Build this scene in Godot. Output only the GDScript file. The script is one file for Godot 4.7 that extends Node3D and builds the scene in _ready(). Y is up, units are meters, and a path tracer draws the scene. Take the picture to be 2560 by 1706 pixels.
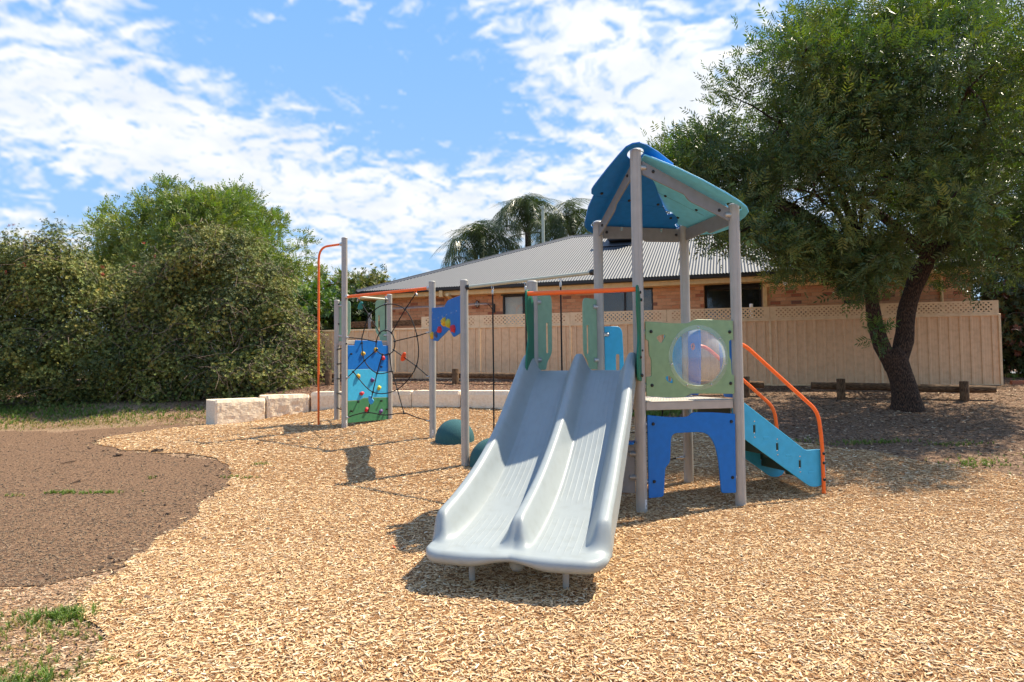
extends Node3D

# x to the right, y up, depth d away from the viewer (Godot z = -d); metres.
const CAM_H := 1.484
const R_FENCE := Vector2(10.667, 14.95)

var mats := {}
var names := {}
var hill := FastNoiseLite.new()
var rg := RandomNumberGenerator.new()

func _ready() -> void:
	# camera: 24 mm lens held at eye height, tilted up a little
	var cam := Camera3D.new()
	cam.name = "camera"
	cam.fov = 52.98
	cam.near = 0.05
	cam.far = 1200.0
	var p := deg_to_rad(2.339)
	var r := deg_to_rad(0.5786)
	cam.transform = Transform3D(Basis(Vector3(cos(r), -sin(r) * cos(p), -sin(r) * sin(p)), Vector3(sin(r), cos(r) * cos(p), cos(r) * sin(p)), Vector3(0, -sin(p), cos(p))), Vector3(0, CAM_H, 0))
	add_child(cam)
	cam.current = true
	# sky and exposure
	var env := Environment.new()
	env.background_mode = Environment.BG_SKY
	env.sky = Sky.new()
	env.sky.sky_material = make_sky()
	env.background_energy_multiplier = 0.6
	env.tonemap_mode = Environment.TONE_MAPPER_LINEAR
	env.tonemap_exposure = 1.75
	env.sdfgi_enabled = true
	env.ssao_enabled = true
	env.ssil_enabled = true
	var we := WorldEnvironment.new()
	we.name = "environment"
	we.environment = env
	add_child(we)
	# sun: high, in front and to the right
	var sun := DirectionalLight3D.new()
	sun.name = "sun"
	sun.light_energy = 1.6
	sun.light_color = Color(1.0, 0.955, 0.87)
	sun.light_angular_distance = 0.5
	sun.shadow_enabled = true
	sun.basis = turned(Vector3(0.477, 0.835, -0.276).normalized())
	add_child(sun)

	hill.seed = 12
	hill.frequency = 0.22
	hill.fractal_octaves = 3
	make_materials()
	make_hardware()
	outlines()
	make_ground()
	make_house()
	make_fence()
	make_stones()
	make_logs()
	make_tower()
	make_stairs()
	make_slide()
	make_climbing_tower()
	make_net()
	make_traverse()
	make_rope_beam()
	make_domes()
	make_oddments()
	make_ash()
	make_shrubs()
	make_palms()
	make_chips()
	make_litter()
	make_grass()

func V(x: float, y: float, d: float) -> Vector3:
	return Vector3(x, y, -d)

func yaw(p0: Vector2, p1: Vector2) -> float:
	return atan2(p1.y - p0.y, p1.x - p0.x)

# ---------------------------------------------------------------- mesh builder
class MB:
	var v := PackedVector3Array()
	var n := PackedVector3Array()
	var uv := PackedVector2Array()
	var c := PackedColorArray()
	var col := Color.WHITE
	var colored := false

	func tri3(a: Vector3, b: Vector3, d: Vector3, na: Vector3, nb: Vector3, nd: Vector3) -> void:
		var g := (b - a).cross(d - a)
		if g.dot(na + nb + nd) > 0.0:
			v.append(a); v.append(d); v.append(b)
			n.append(na); n.append(nd); n.append(nb)
		else:
			v.append(a); v.append(b); v.append(d)
			n.append(na); n.append(nb); n.append(nd)
		if colored:
			c.append(col); c.append(col); c.append(col)

	func tri(a: Vector3, b: Vector3, d: Vector3, out: Vector3) -> void:
		var g := (b - a).cross(d - a)
		if g.length_squared() < 1e-16:
			return
		g = g.normalized()
		if g.dot(out) < 0.0:
			g = -g
		tri3(a, b, d, g, g, g)

	func quad(a: Vector3, b: Vector3, d: Vector3, e: Vector3, out: Vector3) -> void:
		tri(a, b, d, out)
		tri(a, d, e, out)

	func quad4(a: Vector3, b: Vector3, d: Vector3, e: Vector3, na: Vector3, nb: Vector3, nd: Vector3, ne: Vector3) -> void:
		tri3(a, b, d, na, nb, nd)
		tri3(a, d, e, na, nd, ne)

	func box(ctr: Vector3, sz: Vector3, bas := Basis(), bev := 0.0) -> void:
		var h := sz * 0.5
		var ax := [bas.x, bas.y, bas.z]
		if bev <= 0.0:
			for k in 3:
				var u: Vector3 = ax[(k + 1) % 3] * h[(k + 1) % 3]
				var w: Vector3 = ax[(k + 2) % 3] * h[(k + 2) % 3]
				for s in [-1.0, 1.0]:
					var o: Vector3 = ax[k] * h[k] * s
					quad(ctr + o - u - w, ctr + o + u - w, ctr + o + u + w, ctr + o - u + w, o)
			return
		var i := h - Vector3(bev, bev, bev)
		for k in 3:
			var k1 := (k + 1) % 3
			var k2 := (k + 2) % 3
			for s in [-1.0, 1.0]:
				var o: Vector3 = ax[k] * h[k] * s
				var u: Vector3 = ax[k1] * i[k1]
				var w: Vector3 = ax[k2] * i[k2]
				quad(ctr + o - u - w, ctr + o + u - w, ctr + o + u + w, ctr + o - u + w, o)
				for s1 in [-1.0, 1.0]:
					var a0: Vector3 = ax[k] * h[k] * s + ax[k1] * i[k1] * s1
					var a1: Vector3 = ax[k] * i[k] * s + ax[k1] * h[k1] * s1
					quad(ctr + a0 - w, ctr + a0 + w, ctr + a1 + w, ctr + a1 - w, ax[k] * s + ax[k1] * s1)
		for sx in [-1.0, 1.0]:
			for sy in [-1.0, 1.0]:
				for sz2 in [-1.0, 1.0]:
					var px: Vector3 = ax[0] * sx
					var py: Vector3 = ax[1] * sy
					var pz: Vector3 = ax[2] * sz2
					tri(ctr + px * h.x + py * i.y + pz * i.z, ctr + px * i.x + py * h.y + pz * i.z, ctr + px * i.x + py * i.y + pz * h.z, px + py + pz)

	func tube(pts: Array, r, sides := 10, cap := true, closed := false) -> void:
		var m := pts.size()
		var rings := []
		var norms := []
		var t0: Vector3 = (pts[1] - pts[0]).normalized()
		var up := Vector3.UP if absf(t0.y) < 0.9 else Vector3.RIGHT
		var u := (up - t0 * up.dot(t0)).normalized()
		for i in m:
			var t: Vector3
			if closed:
				t = (pts[(i + 1) % m] - pts[(i + m - 1) % m]).normalized()
			elif i == 0:
				t = t0
			elif i == m - 1:
				t = (pts[m - 1] - pts[m - 2]).normalized()
			else:
				t = ((pts[i + 1] - pts[i]).normalized() + (pts[i] - pts[i - 1]).normalized()).normalized()
			u = (u - t * u.dot(t)).normalized()
			var w := t.cross(u)
			var rr: float = r[i] if r is Array else r
			var ring := PackedVector3Array()
			var nn := PackedVector3Array()
			for k in sides:
				var a := TAU * k / sides
				var d := u * cos(a) + w * sin(a)
				nn.append(d)
				ring.append(pts[i] + d * rr)
			rings.append(ring)
			norms.append(nn)
		for i in (m if closed else m - 1):
			var j := (i + 1) % m
			for k in sides:
				var l := (k + 1) % sides
				quad4(rings[i][k], rings[i][l], rings[j][l], rings[j][k], norms[i][k], norms[i][l], norms[j][l], norms[j][k])
		if cap and not closed:
			for k in range(1, sides - 1):
				tri(rings[0][0], rings[0][k], rings[0][k + 1], -t0)
				tri(rings[m - 1][0], rings[m - 1][k], rings[m - 1][k + 1], (pts[m - 1] - pts[m - 2]))

	# profile of Vector2(radius, height) turned about y
	func lathe(prof: Array, xf := Transform3D(), sides := 20) -> void:
		var m := prof.size()
		var sn := []
		for i in m - 1:
			var d: Vector2 = (prof[i + 1] - prof[i]).normalized()
			sn.append(Vector2(d.y, -d.x))
		for i in m - 1:
			var na: Vector2 = sn[i]
			var nb: Vector2 = sn[i]
			if i > 0 and sn[i - 1].dot(sn[i]) > 0.6:
				na = (sn[i - 1] + sn[i]).normalized()
			if i < m - 2 and sn[i + 1].dot(sn[i]) > 0.6:
				nb = (sn[i + 1] + sn[i]).normalized()
			for k in sides:
				var a := TAU * k / sides
				var b := TAU * (k + 1) / sides
				var da := Vector3(cos(a), 0, sin(a))
				var db := Vector3(cos(b), 0, sin(b))
				var p: Vector2 = prof[i]
				var q: Vector2 = prof[i + 1]
				var up := Vector3.UP
				quad4(xf * (da * p.x + up * p.y), xf * (db * p.x + up * p.y), xf * (db * q.x + up * q.y), xf * (da * q.x + up * q.y),
					(xf.basis * (da * na.x + up * na.y)).normalized(), (xf.basis * (db * na.x + up * na.y)).normalized(),
					(xf.basis * (db * nb.x + up * nb.y)).normalized(), (xf.basis * (da * nb.x + up * nb.y)).normalized())

	static func inset(poly: PackedVector2Array, d: float) -> PackedVector2Array:
		var m := poly.size()
		var area := 0.0
		for i in m:
			area += poly[i].cross(poly[(i + 1) % m])
		var s := 1.0 if area > 0.0 else -1.0
		var out := PackedVector2Array()
		for i in m:
			var e0 := (poly[i] - poly[(i + m - 1) % m]).normalized()
			var e1 := (poly[(i + 1) % m] - poly[i]).normalized()
			var n0 := Vector2(-e0.y, e0.x) * s
			var n1 := Vector2(-e1.y, e1.x) * s
			var b := n0 + n1
			if b.length_squared() < 0.05:
				b = n0
			b = b.normalized()
			out.append(poly[i] + b * d / maxf(0.4, b.dot(n0)))
		return out

	# flat board: outline with holes in the local x/y plane of xf, thickness along z (from -th/2 to th/2), chamfered rims
	func panel(poly: PackedVector2Array, holes: Array, th: float, xf := Transform3D(), ch := 0.003) -> void:
		var caps := [inset(poly, ch)]
		var rims := [[poly, 1.0]]
		for hole: PackedVector2Array in holes:
			var big := inset(hole, -ch)
			rims.append([hole, -1.0])
			var cx := 0.0
			for p in hole:
				cx += p.x
			cx /= hole.size()
			var l := PackedVector2Array([Vector2(-99, -99), Vector2(cx, -99), Vector2(cx, 99), Vector2(-99, 99)])
			var r := PackedVector2Array([Vector2(cx, -99), Vector2(99, -99), Vector2(99, 99), Vector2(cx, 99)])
			var next := []
			for p: PackedVector2Array in caps:
				if Geometry2D.intersect_polygons(p, big).is_empty():
					next.append(p)
					continue
				for half in [l, r]:
					for q: PackedVector2Array in Geometry2D.intersect_polygons(p, half):
						next.append_array(Geometry2D.clip_polygons(q, big))
			caps = next
		for p: PackedVector2Array in caps:
			var ix := Geometry2D.triangulate_polygon(p)
			for k in range(0, ix.size(), 3):
				for s in [-1.0, 1.0]:
					var a := xf * Vector3(p[ix[k]].x, p[ix[k]].y, s * th * 0.5)
					var b := xf * Vector3(p[ix[k + 1]].x, p[ix[k + 1]].y, s * th * 0.5)
					var d := xf * Vector3(p[ix[k + 2]].x, p[ix[k + 2]].y, s * th * 0.5)
					tri(a, b, d, xf.basis.z * s)
		for rim in rims:
			var q: PackedVector2Array = rim[0]
			var iq := inset(q, ch * rim[1])
			var m := q.size()
			var area := 0.0
			for i in m:
				area += q[i].cross(q[(i + 1) % m])
			var sg: float = (1.0 if area > 0.0 else -1.0) * rim[1]
			for i in m:
				var j := (i + 1) % m
				var e := (q[j] - q[i]).normalized()
				var o2 := Vector2(e.y, -e.x) * sg
				var o := xf.basis * Vector3(o2.x, o2.y, 0)
				var z := th * 0.5
				var zi := z - ch
				quad(xf * Vector3(q[i].x, q[i].y, -zi), xf * Vector3(q[j].x, q[j].y, -zi), xf * Vector3(q[j].x, q[j].y, zi), xf * Vector3(q[i].x, q[i].y, zi), o)
				for s in [-1.0, 1.0]:
					quad(xf * Vector3(q[i].x, q[i].y, zi * s), xf * Vector3(q[j].x, q[j].y, zi * s), xf * Vector3(iq[j].x, iq[j].y, z * s), xf * Vector3(iq[i].x, iq[i].y, z * s), o + xf.basis.z * s)

	func mesh(mat: Material = null) -> ArrayMesh:
		var a := []
		a.resize(Mesh.ARRAY_MAX)
		a[Mesh.ARRAY_VERTEX] = v
		a[Mesh.ARRAY_NORMAL] = n
		if colored:
			a[Mesh.ARRAY_COLOR] = c
		if uv.size() == v.size() and uv.size() > 0:
			a[Mesh.ARRAY_TEX_UV] = uv
		var m := ArrayMesh.new()
		m.add_surface_from_arrays(Mesh.PRIMITIVE_TRIANGLES, a)
		if mat:
			m.surface_set_material(0, mat)
		return m

# ---------------------------------------------------------------- outlines
func P2(list: Array) -> PackedVector2Array:
	var o := PackedVector2Array()
	for i in range(0, list.size(), 2):
		o.append(Vector2(list[i], list[i + 1]))
	return o

# rounds the corners of an outline given as x, y, radius triples
func rounded(list: Array, seg := 4) -> PackedVector2Array:
	var m := list.size() / 3
	var o := PackedVector2Array()
	for i in m:
		var p := Vector2(list[i * 3], list[i * 3 + 1])
		var r: float = list[i * 3 + 2]
		var j := (i + m - 1) % m
		var k := (i + 1) % m
		var a := Vector2(list[j * 3], list[j * 3 + 1])
		var b := Vector2(list[k * 3], list[k * 3 + 1])
		var da := a - p
		var db := b - p
		var la := minf(r, da.length() * 0.48)
		var lb := minf(r, db.length() * 0.48)
		if r <= 0.0:
			o.append(p)
			continue
		var p0 := p + da.normalized() * la
		var p1 := p + db.normalized() * lb
		for s in seg + 1:
			var t := float(s) / seg
			o.append(p0.lerp(p, t).lerp(p.lerp(p1, t), t))
	return o

func circle(cx: float, cy: float, r: float, seg := 40, ry := 0.0) -> PackedVector2Array:
	var o := PackedVector2Array()
	for i in seg:
		var a := TAU * i / seg
		o.append(Vector2(cx + cos(a) * r, cy + sin(a) * (ry if ry > 0.0 else r)))
	return o

func slot(cx: float, cy: float, w: float, h: float) -> PackedVector2Array:
	return rounded([cx - w / 2, cy - h / 2, w / 2, cx + w / 2, cy - h / 2, w / 2, cx + w / 2, cy + h / 2, w / 2, cx - w / 2, cy + h / 2, w / 2], 4)

# smooth line through points
func spline(pts: Array, per := 6, closed := false) -> Array:
	var o := []
	var m := pts.size()
	for i in (m if closed else m - 1):
		var p0 = pts[(i + m - 1) % m] if closed or i > 0 else pts[0]
		var p1 = pts[i]
		var p2 = pts[(i + 1) % m]
		var p3 = pts[(i + 2) % m] if closed or i < m - 2 else pts[m - 1]
		for s in per:
			var t := float(s) / per
			o.append(p1.cubic_interpolate(p2, p0, p3, t))
	if not closed:
		o.append(pts[m - 1])
	return o

# path with rounded bends
func bent(pts: Array, r: float, seg := 6) -> Array:
	var o := [pts[0]]
	for i in range(1, pts.size() - 1):
		var a: Vector3 = (pts[i - 1] - pts[i])
		var b: Vector3 = (pts[i + 1] - pts[i])
		var p0: Vector3 = pts[i] + a.normalized() * minf(r, a.length() * 0.45)
		var p1: Vector3 = pts[i] + b.normalized() * minf(r, b.length() * 0.45)
		for s in seg + 1:
			var t := float(s) / seg
			o.append(p0.lerp(pts[i], t).lerp(pts[i].lerp(p1, t), t))
	o.append(pts[-1])
	return o

func table(t: float, xs: Array) -> float:
	for i in range(0, xs.size() - 2, 2):
		if t <= xs[i + 2]:
			var k := clampf((t - xs[i]) / (xs[i + 2] - xs[i]), 0, 1)
			return lerpf(xs[i + 1], xs[i + 3], k)
	return xs[xs.size() - 1]

func smooth_table(t: float, xs: Array) -> float:
	var m := xs.size() / 2
	for i in m - 1:
		if t <= xs[i * 2 + 2] or i == m - 2:
			var i0 := maxi(i - 1, 0)
			var i3 := mini(i + 2, m - 1)
			var x1: float = xs[i * 2]
			var x2: float = xs[i * 2 + 2]
			var k := clampf((t - x1) / (x2 - x1), 0, 1)
			var s1: float = (xs[i * 2 + 3] - xs[i0 * 2 + 1]) / (x2 - xs[i0 * 2])
			var s2: float = (xs[i3 * 2 + 1] - xs[i * 2 + 1]) / (xs[i3 * 2] - x1)
			var h := x2 - x1
			var k2 := k * k
			var k3 := k2 * k
			return (2 * k3 - 3 * k2 + 1) * xs[i * 2 + 1] + (k3 - 2 * k2 + k) * h * s1 + (-2 * k3 + 3 * k2) * xs[i * 2 + 3] + (k3 - k2) * h * s2
	return 0.0

# ---------------------------------------------------------------- scene tree
func numbered(called: String, parent: Node) -> String:
	var key := str(parent.get_instance_id()) + called
	var k: int = names.get(key, 0)
	names[key] = k + 1
	return called if k == 0 else "%s_%03d" % [called, k]

func thing(called: String, label: String, category: String, at := Vector3.ZERO, turn := 0.0, group := "") -> Node3D:
	var o := Node3D.new()
	o.name = numbered(called, self)
	add_child(o)
	o.position = at
	o.rotation.y = turn
	tag(o, label, category, group)
	return o

func tag(o: Node, label: String, category: String, group := "", kind := "") -> Node:
	if label: o.set_meta("label", label)
	if category: o.set_meta("category", category)
	if group: o.set_meta("group", group)
	if kind: o.set_meta("kind", kind)
	return o

func put(called: String, mb, mat: Material, parent: Node = self, at := Vector3.ZERO, bas := Basis()) -> MeshInstance3D:
	var o := MeshInstance3D.new()
	o.name = numbered(called, parent)
	o.mesh = mb.mesh(mat) if mb is MB else mb
	if mb is Mesh and mat:
		o.material_override = mat
	parent.add_child(o, true)
	o.transform = Transform3D(bas, at)
	return o

# copy of a finished thing with its parts
func twin(o: Node3D, label: String, at: Vector3, turn := 0.0, group := "") -> Node3D:
	var c: Node3D = o.duplicate()
	var base := o.name.rstrip("0123456789").trim_suffix("_")
	c.name = numbered(base, self)
	add_child(c)
	c.position = at
	c.rotation.y = turn
	c.set_meta("label", label)
	if group: c.set_meta("group", group)
	return c

func turned(z: Vector3) -> Basis:
	var up := Vector3.UP if absf(z.y) < 0.95 else Vector3.RIGHT
	var x := up.cross(z).normalized()
	return Basis(x, z.cross(x).normalized(), z)

# basis whose y axis points along the given direction
func aimed(y: Vector3) -> Basis:
	var h := Vector3.RIGHT if absf(y.x) < 0.9 else Vector3.UP
	var z := h.cross(y).normalized()
	return Basis(y.cross(z).normalized(), y, z)

# ---------------------------------------------------------------- materials
func ramp(cols: Array, offs: Array) -> Gradient:
	var g := Gradient.new()
	g.offsets = PackedFloat32Array(offs)
	var pc := PackedColorArray()
	for k in cols:
		pc.append(k)
	g.colors = pc
	return g

func noise_tex(size: int, freq: float, g: Gradient, oct := 4, sd := 1, type := FastNoiseLite.TYPE_SIMPLEX_SMOOTH, normal := false, bump := 4.0) -> NoiseTexture2D:
	var t := NoiseTexture2D.new()
	t.width = size
	t.height = size
	t.seamless = true
	t.generate_mipmaps = false
	var f := FastNoiseLite.new()
	f.noise_type = type
	f.frequency = freq
	f.fractal_octaves = oct
	f.seed = sd
	t.noise = f
	if normal:
		t.as_normal_map = true
		t.bump_strength = bump
	elif g:
		t.color_ramp = g
	return t

func srgb(r: float, g: float, b: float) -> Color:
	return Color(r / 255.0, g / 255.0, b / 255.0)

func pm(key: String, r: float, g: float, b: float, rough := 0.6, metal := 0.0, spec := 0.5) -> StandardMaterial3D:
	var m := StandardMaterial3D.new()
	m.resource_name = key
	m.albedo_color = srgb(r, g, b)
	m.roughness = rough
	m.metallic = metal
	m.metallic_specular = spec
	mats[key] = m
	return m

func textured(m: StandardMaterial3D, t: Texture2D, scale: float, world := true) -> StandardMaterial3D:
	m.albedo_texture = t
	m.uv1_triplanar = true
	m.uv1_world_triplanar = world
	m.uv1_scale = Vector3(scale, scale, scale)
	return m

func relief(m: StandardMaterial3D, t: Texture2D, depth_cm: float) -> StandardMaterial3D:
	m.heightmap_enabled = true
	m.heightmap_texture = t
	m.heightmap_scale = depth_cm
	return m

func crumb_tex() -> Texture2D:
	return mats["tex_coarse"]

func make_materials() -> void:
	var grey := noise_tex(512, 0.012, ramp([Color(0.955, 0.955, 0.955), Color(1, 1, 1)], [0.2, 0.8]), 6, 11)
	var dirt := noise_tex(512, 0.02, ramp([Color(0.93, 0.915, 0.9), Color(0.985, 0.98, 0.975), Color(1, 1, 1)], [0.15, 0.5, 0.85]), 6, 12)
	var fine := noise_tex(512, 0.12, ramp([Color.BLACK, Color.WHITE], [0.1, 0.9]), 3, 13)
	var coarse := noise_tex(512, 0.03, ramp([Color.BLACK, Color.WHITE], [0.1, 0.9]), 6, 14)
	mats["tex_grey"] = grey
	mats["tex_dirt"] = dirt
	mats["tex_fine"] = fine
	mats["tex_coarse"] = coarse
	for k in [["blue", 8, 112, 196], ["sky_blue", 66, 182, 224], ["turquoise", 112, 206, 240], ["sage", 140, 170, 126], ["mint", 136, 172, 142], ["dark_green", 30, 112, 84], ["wall_green", 66, 130, 88], ["deep_green", 38, 60, 46], ["board_grey", 134, 135, 136]]:
		var m := pm(k[0], k[1], k[2], k[3], 0.48, 0.0, 0.45)
		relief(textured(m, grey, 1.3, false), fine, 0.012)
	textured(pm("post", 176, 171, 162, 0.42, 0.0, 0.5), grey, 0.9, false)
	textured(pm("deck", 186, 177, 164, 0.55), grey, 1.1, false)
	textured(pm("orange", 255, 112, 34, 0.36), grey, 1.0, false)
	textured(pm("pale_pipe", 190, 192, 170, 0.38), grey, 1.0, false)
	textured(pm("cast", 196, 196, 194, 0.34, 0.55), grey, 4.0, false)
	pm("black", 26, 26, 27, 0.42)
	pm("rope", 20, 20, 21, 0.8)
	pm("steel", 200, 200, 200, 0.25, 0.9)
	pm("white_tag", 226, 228, 228, 0.5)
	relief(textured(pm("slide", 152, 159, 159, 0.44, 0.0, 0.5), noise_tex(1024, 0.02, ramp([Color(0.955, 0.95, 0.94), Color(0.99, 0.99, 0.99), Color(1, 1, 1)], [0.15, 0.45, 0.8]), 4, 23), 0.35, false), fine, 0.01)
	relief(textured(pm("rubber", 46, 98, 104, 0.9), noise_tex(512, 0.25, ramp([Color(0.55, 0.6, 0.6), Color(1, 1, 1), Color(1.0, 0.98, 0.92)], [0.25, 0.5, 0.8]), 2, 15), 3.0, false), fine, 0.25)
	for k in [["hold_yellow", 222, 178, 40], ["hold_red", 206, 46, 60], ["hold_purple", 98, 66, 130], ["hold_olive", 196, 186, 50], ["hold_orange", 232, 84, 34], ["hold_teal", 24, 128, 132], ["hold_blue", 60, 160, 214], ["hold_slate", 74, 78, 120]]:
		relief(pm(k[0], k[1], k[2], k[3], 0.6), fine, 0.05)
	var glass := pm("bubble", 235, 240, 242, 0.03, 0.0, 0.6)
	glass.albedo_color.a = 0.15
	glass.transparency = BaseMaterial3D.TRANSPARENCY_ALPHA
	var pane := pm("pane", 40, 48, 48, 0.04, 0.0, 0.5)
	pane.albedo_color.a = 0.1
	pane.transparency = BaseMaterial3D.TRANSPARENCY_ALPHA
	textured(pm("fence", 236, 194, 150, 0.5), dirt, 0.6)
	textured(pm("fence_trim", 242, 207, 162, 0.5), dirt, 0.6)
	textured(pm("cream", 222, 190, 136, 0.6), dirt, 0.5)
	textured(pm("roof_sheet", 74, 76, 80, 0.55, 0.1), grey, 0.6)
	textured(pm("ridge", 78, 80, 84, 0.55, 0.1), grey, 0.8)
	pm("gutter", 30, 31, 34, 0.4)
	textured(pm("mortar", 196, 170, 136, 0.9), dirt, 1.5)
	for k in [["brick_a", 204, 152, 114], ["brick_b", 196, 140, 103], ["brick_c", 212, 162, 124], ["brick_d", 166, 106, 80], ["brick_e", 136, 98, 84]]:
		relief(textured(pm(k[0], k[1], k[2], k[3], 0.9), dirt, 3.0), fine, 0.2)
	pm("window_frame", 28, 30, 32, 0.5)
	textured(pm("blind_light", 206, 210, 190, 0.9), grey, 2.0)
	textured(pm("blind_dark", 84, 86, 80, 0.9), grey, 2.0)
	pm("blind_black", 38, 39, 40, 0.9)
	relief(textured(pm("stone", 240, 222, 196, 0.92), noise_tex(512, 0.02, ramp([Color(0.94, 0.91, 0.87), Color(0.98, 0.97, 0.95), Color(1, 1, 1)], [0.15, 0.4, 0.7]), 6, 16), 1.2), coarse, 0.5)
	var grain := noise_tex(512, 0.02, ramp([Color(0.45, 0.42, 0.38), Color(0.8, 0.76, 0.7), Color(1, 1, 1)], [0.25, 0.5, 0.8]), 6, 17)
	var log_m := pm("log", 128, 100, 72, 0.9)
	log_m.albedo_texture = grain
	log_m.uv1_triplanar = true
	log_m.uv1_world_triplanar = false
	log_m.uv1_scale = Vector3(0.8, 5, 5)
	relief(log_m, grain, 0.8)
	var post_m: StandardMaterial3D = log_m.duplicate()
	post_m.resource_name = "log_post"
	post_m.uv1_scale = Vector3(5, 0.8, 5)
	mats["log_post"] = post_m
	var bark := noise_tex(512, 0.03, ramp([Color(0.3, 0.28, 0.27), Color(0.75, 0.7, 0.66), Color(1, 1, 1)], [0.3, 0.5, 0.75]), 6, 18)
	var bk := pm("bark", 108, 84, 66, 0.95)
	bk.albedo_texture = bark
	bk.uv1_triplanar = true
	bk.uv1_world_triplanar = true
	bk.uv1_scale = Vector3(3.2, 0.9, 3.2)
	relief(bk, bark, 3.0)
	textured(pm("twig", 176, 158, 136, 0.9), bark, 2.0)
	for k in [["leaf", 0.4], ["leaf_far", 0.5], ["leaf_hedge", 0.6], ["blade", 0.5], ["palm_leaf", 0.32]]:
		var m := pm(k[0], 255, 255, 255, k[1], 0.0, 0.5)
		m.vertex_color_use_as_albedo = true
		m.backlight_enabled = true
		m.backlight = Color(0.72, 0.8, 0.25)
		if k[0] == "leaf_hedge":
			m.backlight = Color(0.34, 0.36, 0.1)
		m.cull_mode = BaseMaterial3D.CULL_DISABLED
	relief(pm("clod", 74, 56, 42, 0.95), crumb_tex(), 0.5)
	var chip := pm("chip", 255, 255, 255, 0.85, 0.0, 0.3)
	chip.vertex_color_use_as_albedo = true
	var soil := noise_tex(1024, 0.03, ramp([Color(0.6, 0.55, 0.5), Color(0.88, 0.85, 0.82), Color(1, 1, 1)], [0.25, 0.5, 0.75]), 7, 19)
	var crumb := noise_tex(1024, 0.09, ramp([Color.BLACK, Color.WHITE], [0.2, 0.8]), 6, 20)
	relief(textured(pm("mulch_base", 216, 164, 108, 0.95), noise_tex(1024, 0.05, ramp([Color(0.52, 0.45, 0.37), Color(0.84, 0.79, 0.73), Color(1, 1, 1)], [0.3, 0.5, 0.75]), 5, 21), 1.1), crumb, 2.0)
	relief(textured(pm("soil", 138, 108, 80, 0.95), soil, 0.7), crumb, 0.9)
	var gr := pm("ground", 255, 255, 255, 0.95)
	gr.vertex_color_use_as_albedo = true
	relief(textured(gr, soil, 0.45), crumb, 2.0)

# ---------------------------------------------------------------- ground
const STONES := [[-6.217, 14.33], [-5.41, 15.08], [-4.62, 15.66], [-3.55, 15.72], [-2.95, 15.5], [-2.25, 15.2], [-1.14, 14.88], [-0.05, 14.42], [1.0, 13.95]]
var mulch_line := PackedVector2Array()
var soil_line := PackedVector2Array()
var stone_line := PackedVector2Array()

func fence_dist(x: float, d: float) -> float:
	return (R_FENCE.x - x) * 0.2309 + (R_FENCE.y - d) * 0.9729

func height(x: float, d: float) -> float:
	var s := fence_dist(x, d)
	var y := 0.0
	if s > 9.0:
		y = 0.02 * exp(-(s - 9.0) * 0.9) - 0.011 * (s - 9.0)
	elif s > 4.0:
		var k := (9.0 - s)
		y = 0.02 + k * 0.088 + 0.006 * k - 0.0009 * k * k
	elif s > -1.0:
		y = 0.475 + (4.0 - s) * 0.14
	else:
		y = 1.175
	y -= 0.09 * smoothstep(-3.4, -4.9, x) * smoothstep(13.6, 15.0, d) * smoothstep(17.2, 16.0, d)
	if d > 12.0 and d < 22.0 and x > -9.0 and x < 4.0:
		y += bed_raise(x, d)
	return y + hill.get_noise_2d(x, d) * 0.018

# the bed behind the stone blocks lies higher than the play area
func bed_raise(x: float, d: float) -> float:
	var front := -99.0
	for i in STONES.size() - 1:
		if x >= STONES[i][0] and x < STONES[i + 1][0]:
			front = lerpf(STONES[i][1], STONES[i + 1][1], (x - STONES[i][0]) / (STONES[i + 1][0] - STONES[i][0]))
	if x >= STONES[8][0]:
		front = STONES[8][1] - (x - STONES[8][0]) * 0.35
	if front < -50.0:
		return 0.0
	var k := smoothstep(front + 0.1, front + 0.42, d)
	var far := 1.0 - smoothstep(front + 0.6, front + 4.5, d)
	return k * lerpf(0.16, 0.3, far) * smoothstep(3.4, 0.9, x) * smoothstep(-6.9, -6.0, x)

func on_ground(x: float, d: float, lift := 0.0) -> Vector3:
	return V(x, height(x, d) + lift, d)

func wobble(line: PackedVector2Array, amount: float, sd: int) -> PackedVector2Array:
	var f := FastNoiseLite.new()
	f.seed = sd
	f.frequency = 0.9
	f.fractal_octaves = 4
	var o := PackedVector2Array()
	for i in line.size():
		var a := line[i]
		var b := line[(i + 1) % line.size()]
		var m := maxi(1, int(a.distance_to(b) / 0.12))
		var s := (b - a).orthogonal().normalized()
		for k in m:
			var p := a.lerp(b, float(k) / m)
			o.append(p + s * f.get_noise_2dv(p) * amount)
	return o

func sheet(line: PackedVector2Array, step: float, lift: float) -> MB:
	var b := MB.new()
	var lo := line[0]
	var hi := line[0]
	for p in line:
		lo = lo.min(p)
		hi = hi.max(p)
	var x := floorf(lo.x / step) * step
	while x < hi.x:
		var d := floorf(lo.y / step) * step
		while d < hi.y:
			var cell := PackedVector2Array([Vector2(x, d), Vector2(x + step, d), Vector2(x + step, d + step), Vector2(x, d + step)])
			for q: PackedVector2Array in Geometry2D.intersect_polygons(cell, line):
				var ix := Geometry2D.triangulate_polygon(q)
				for k in range(0, ix.size(), 3):
					b.tri(on_ground(q[ix[k]].x, q[ix[k]].y, lift), on_ground(q[ix[k + 1]].x, q[ix[k + 1]].y, lift), on_ground(q[ix[k + 2]].x, q[ix[k + 2]].y, lift), Vector3.UP)
			d += step
		x += step
	return b

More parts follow.
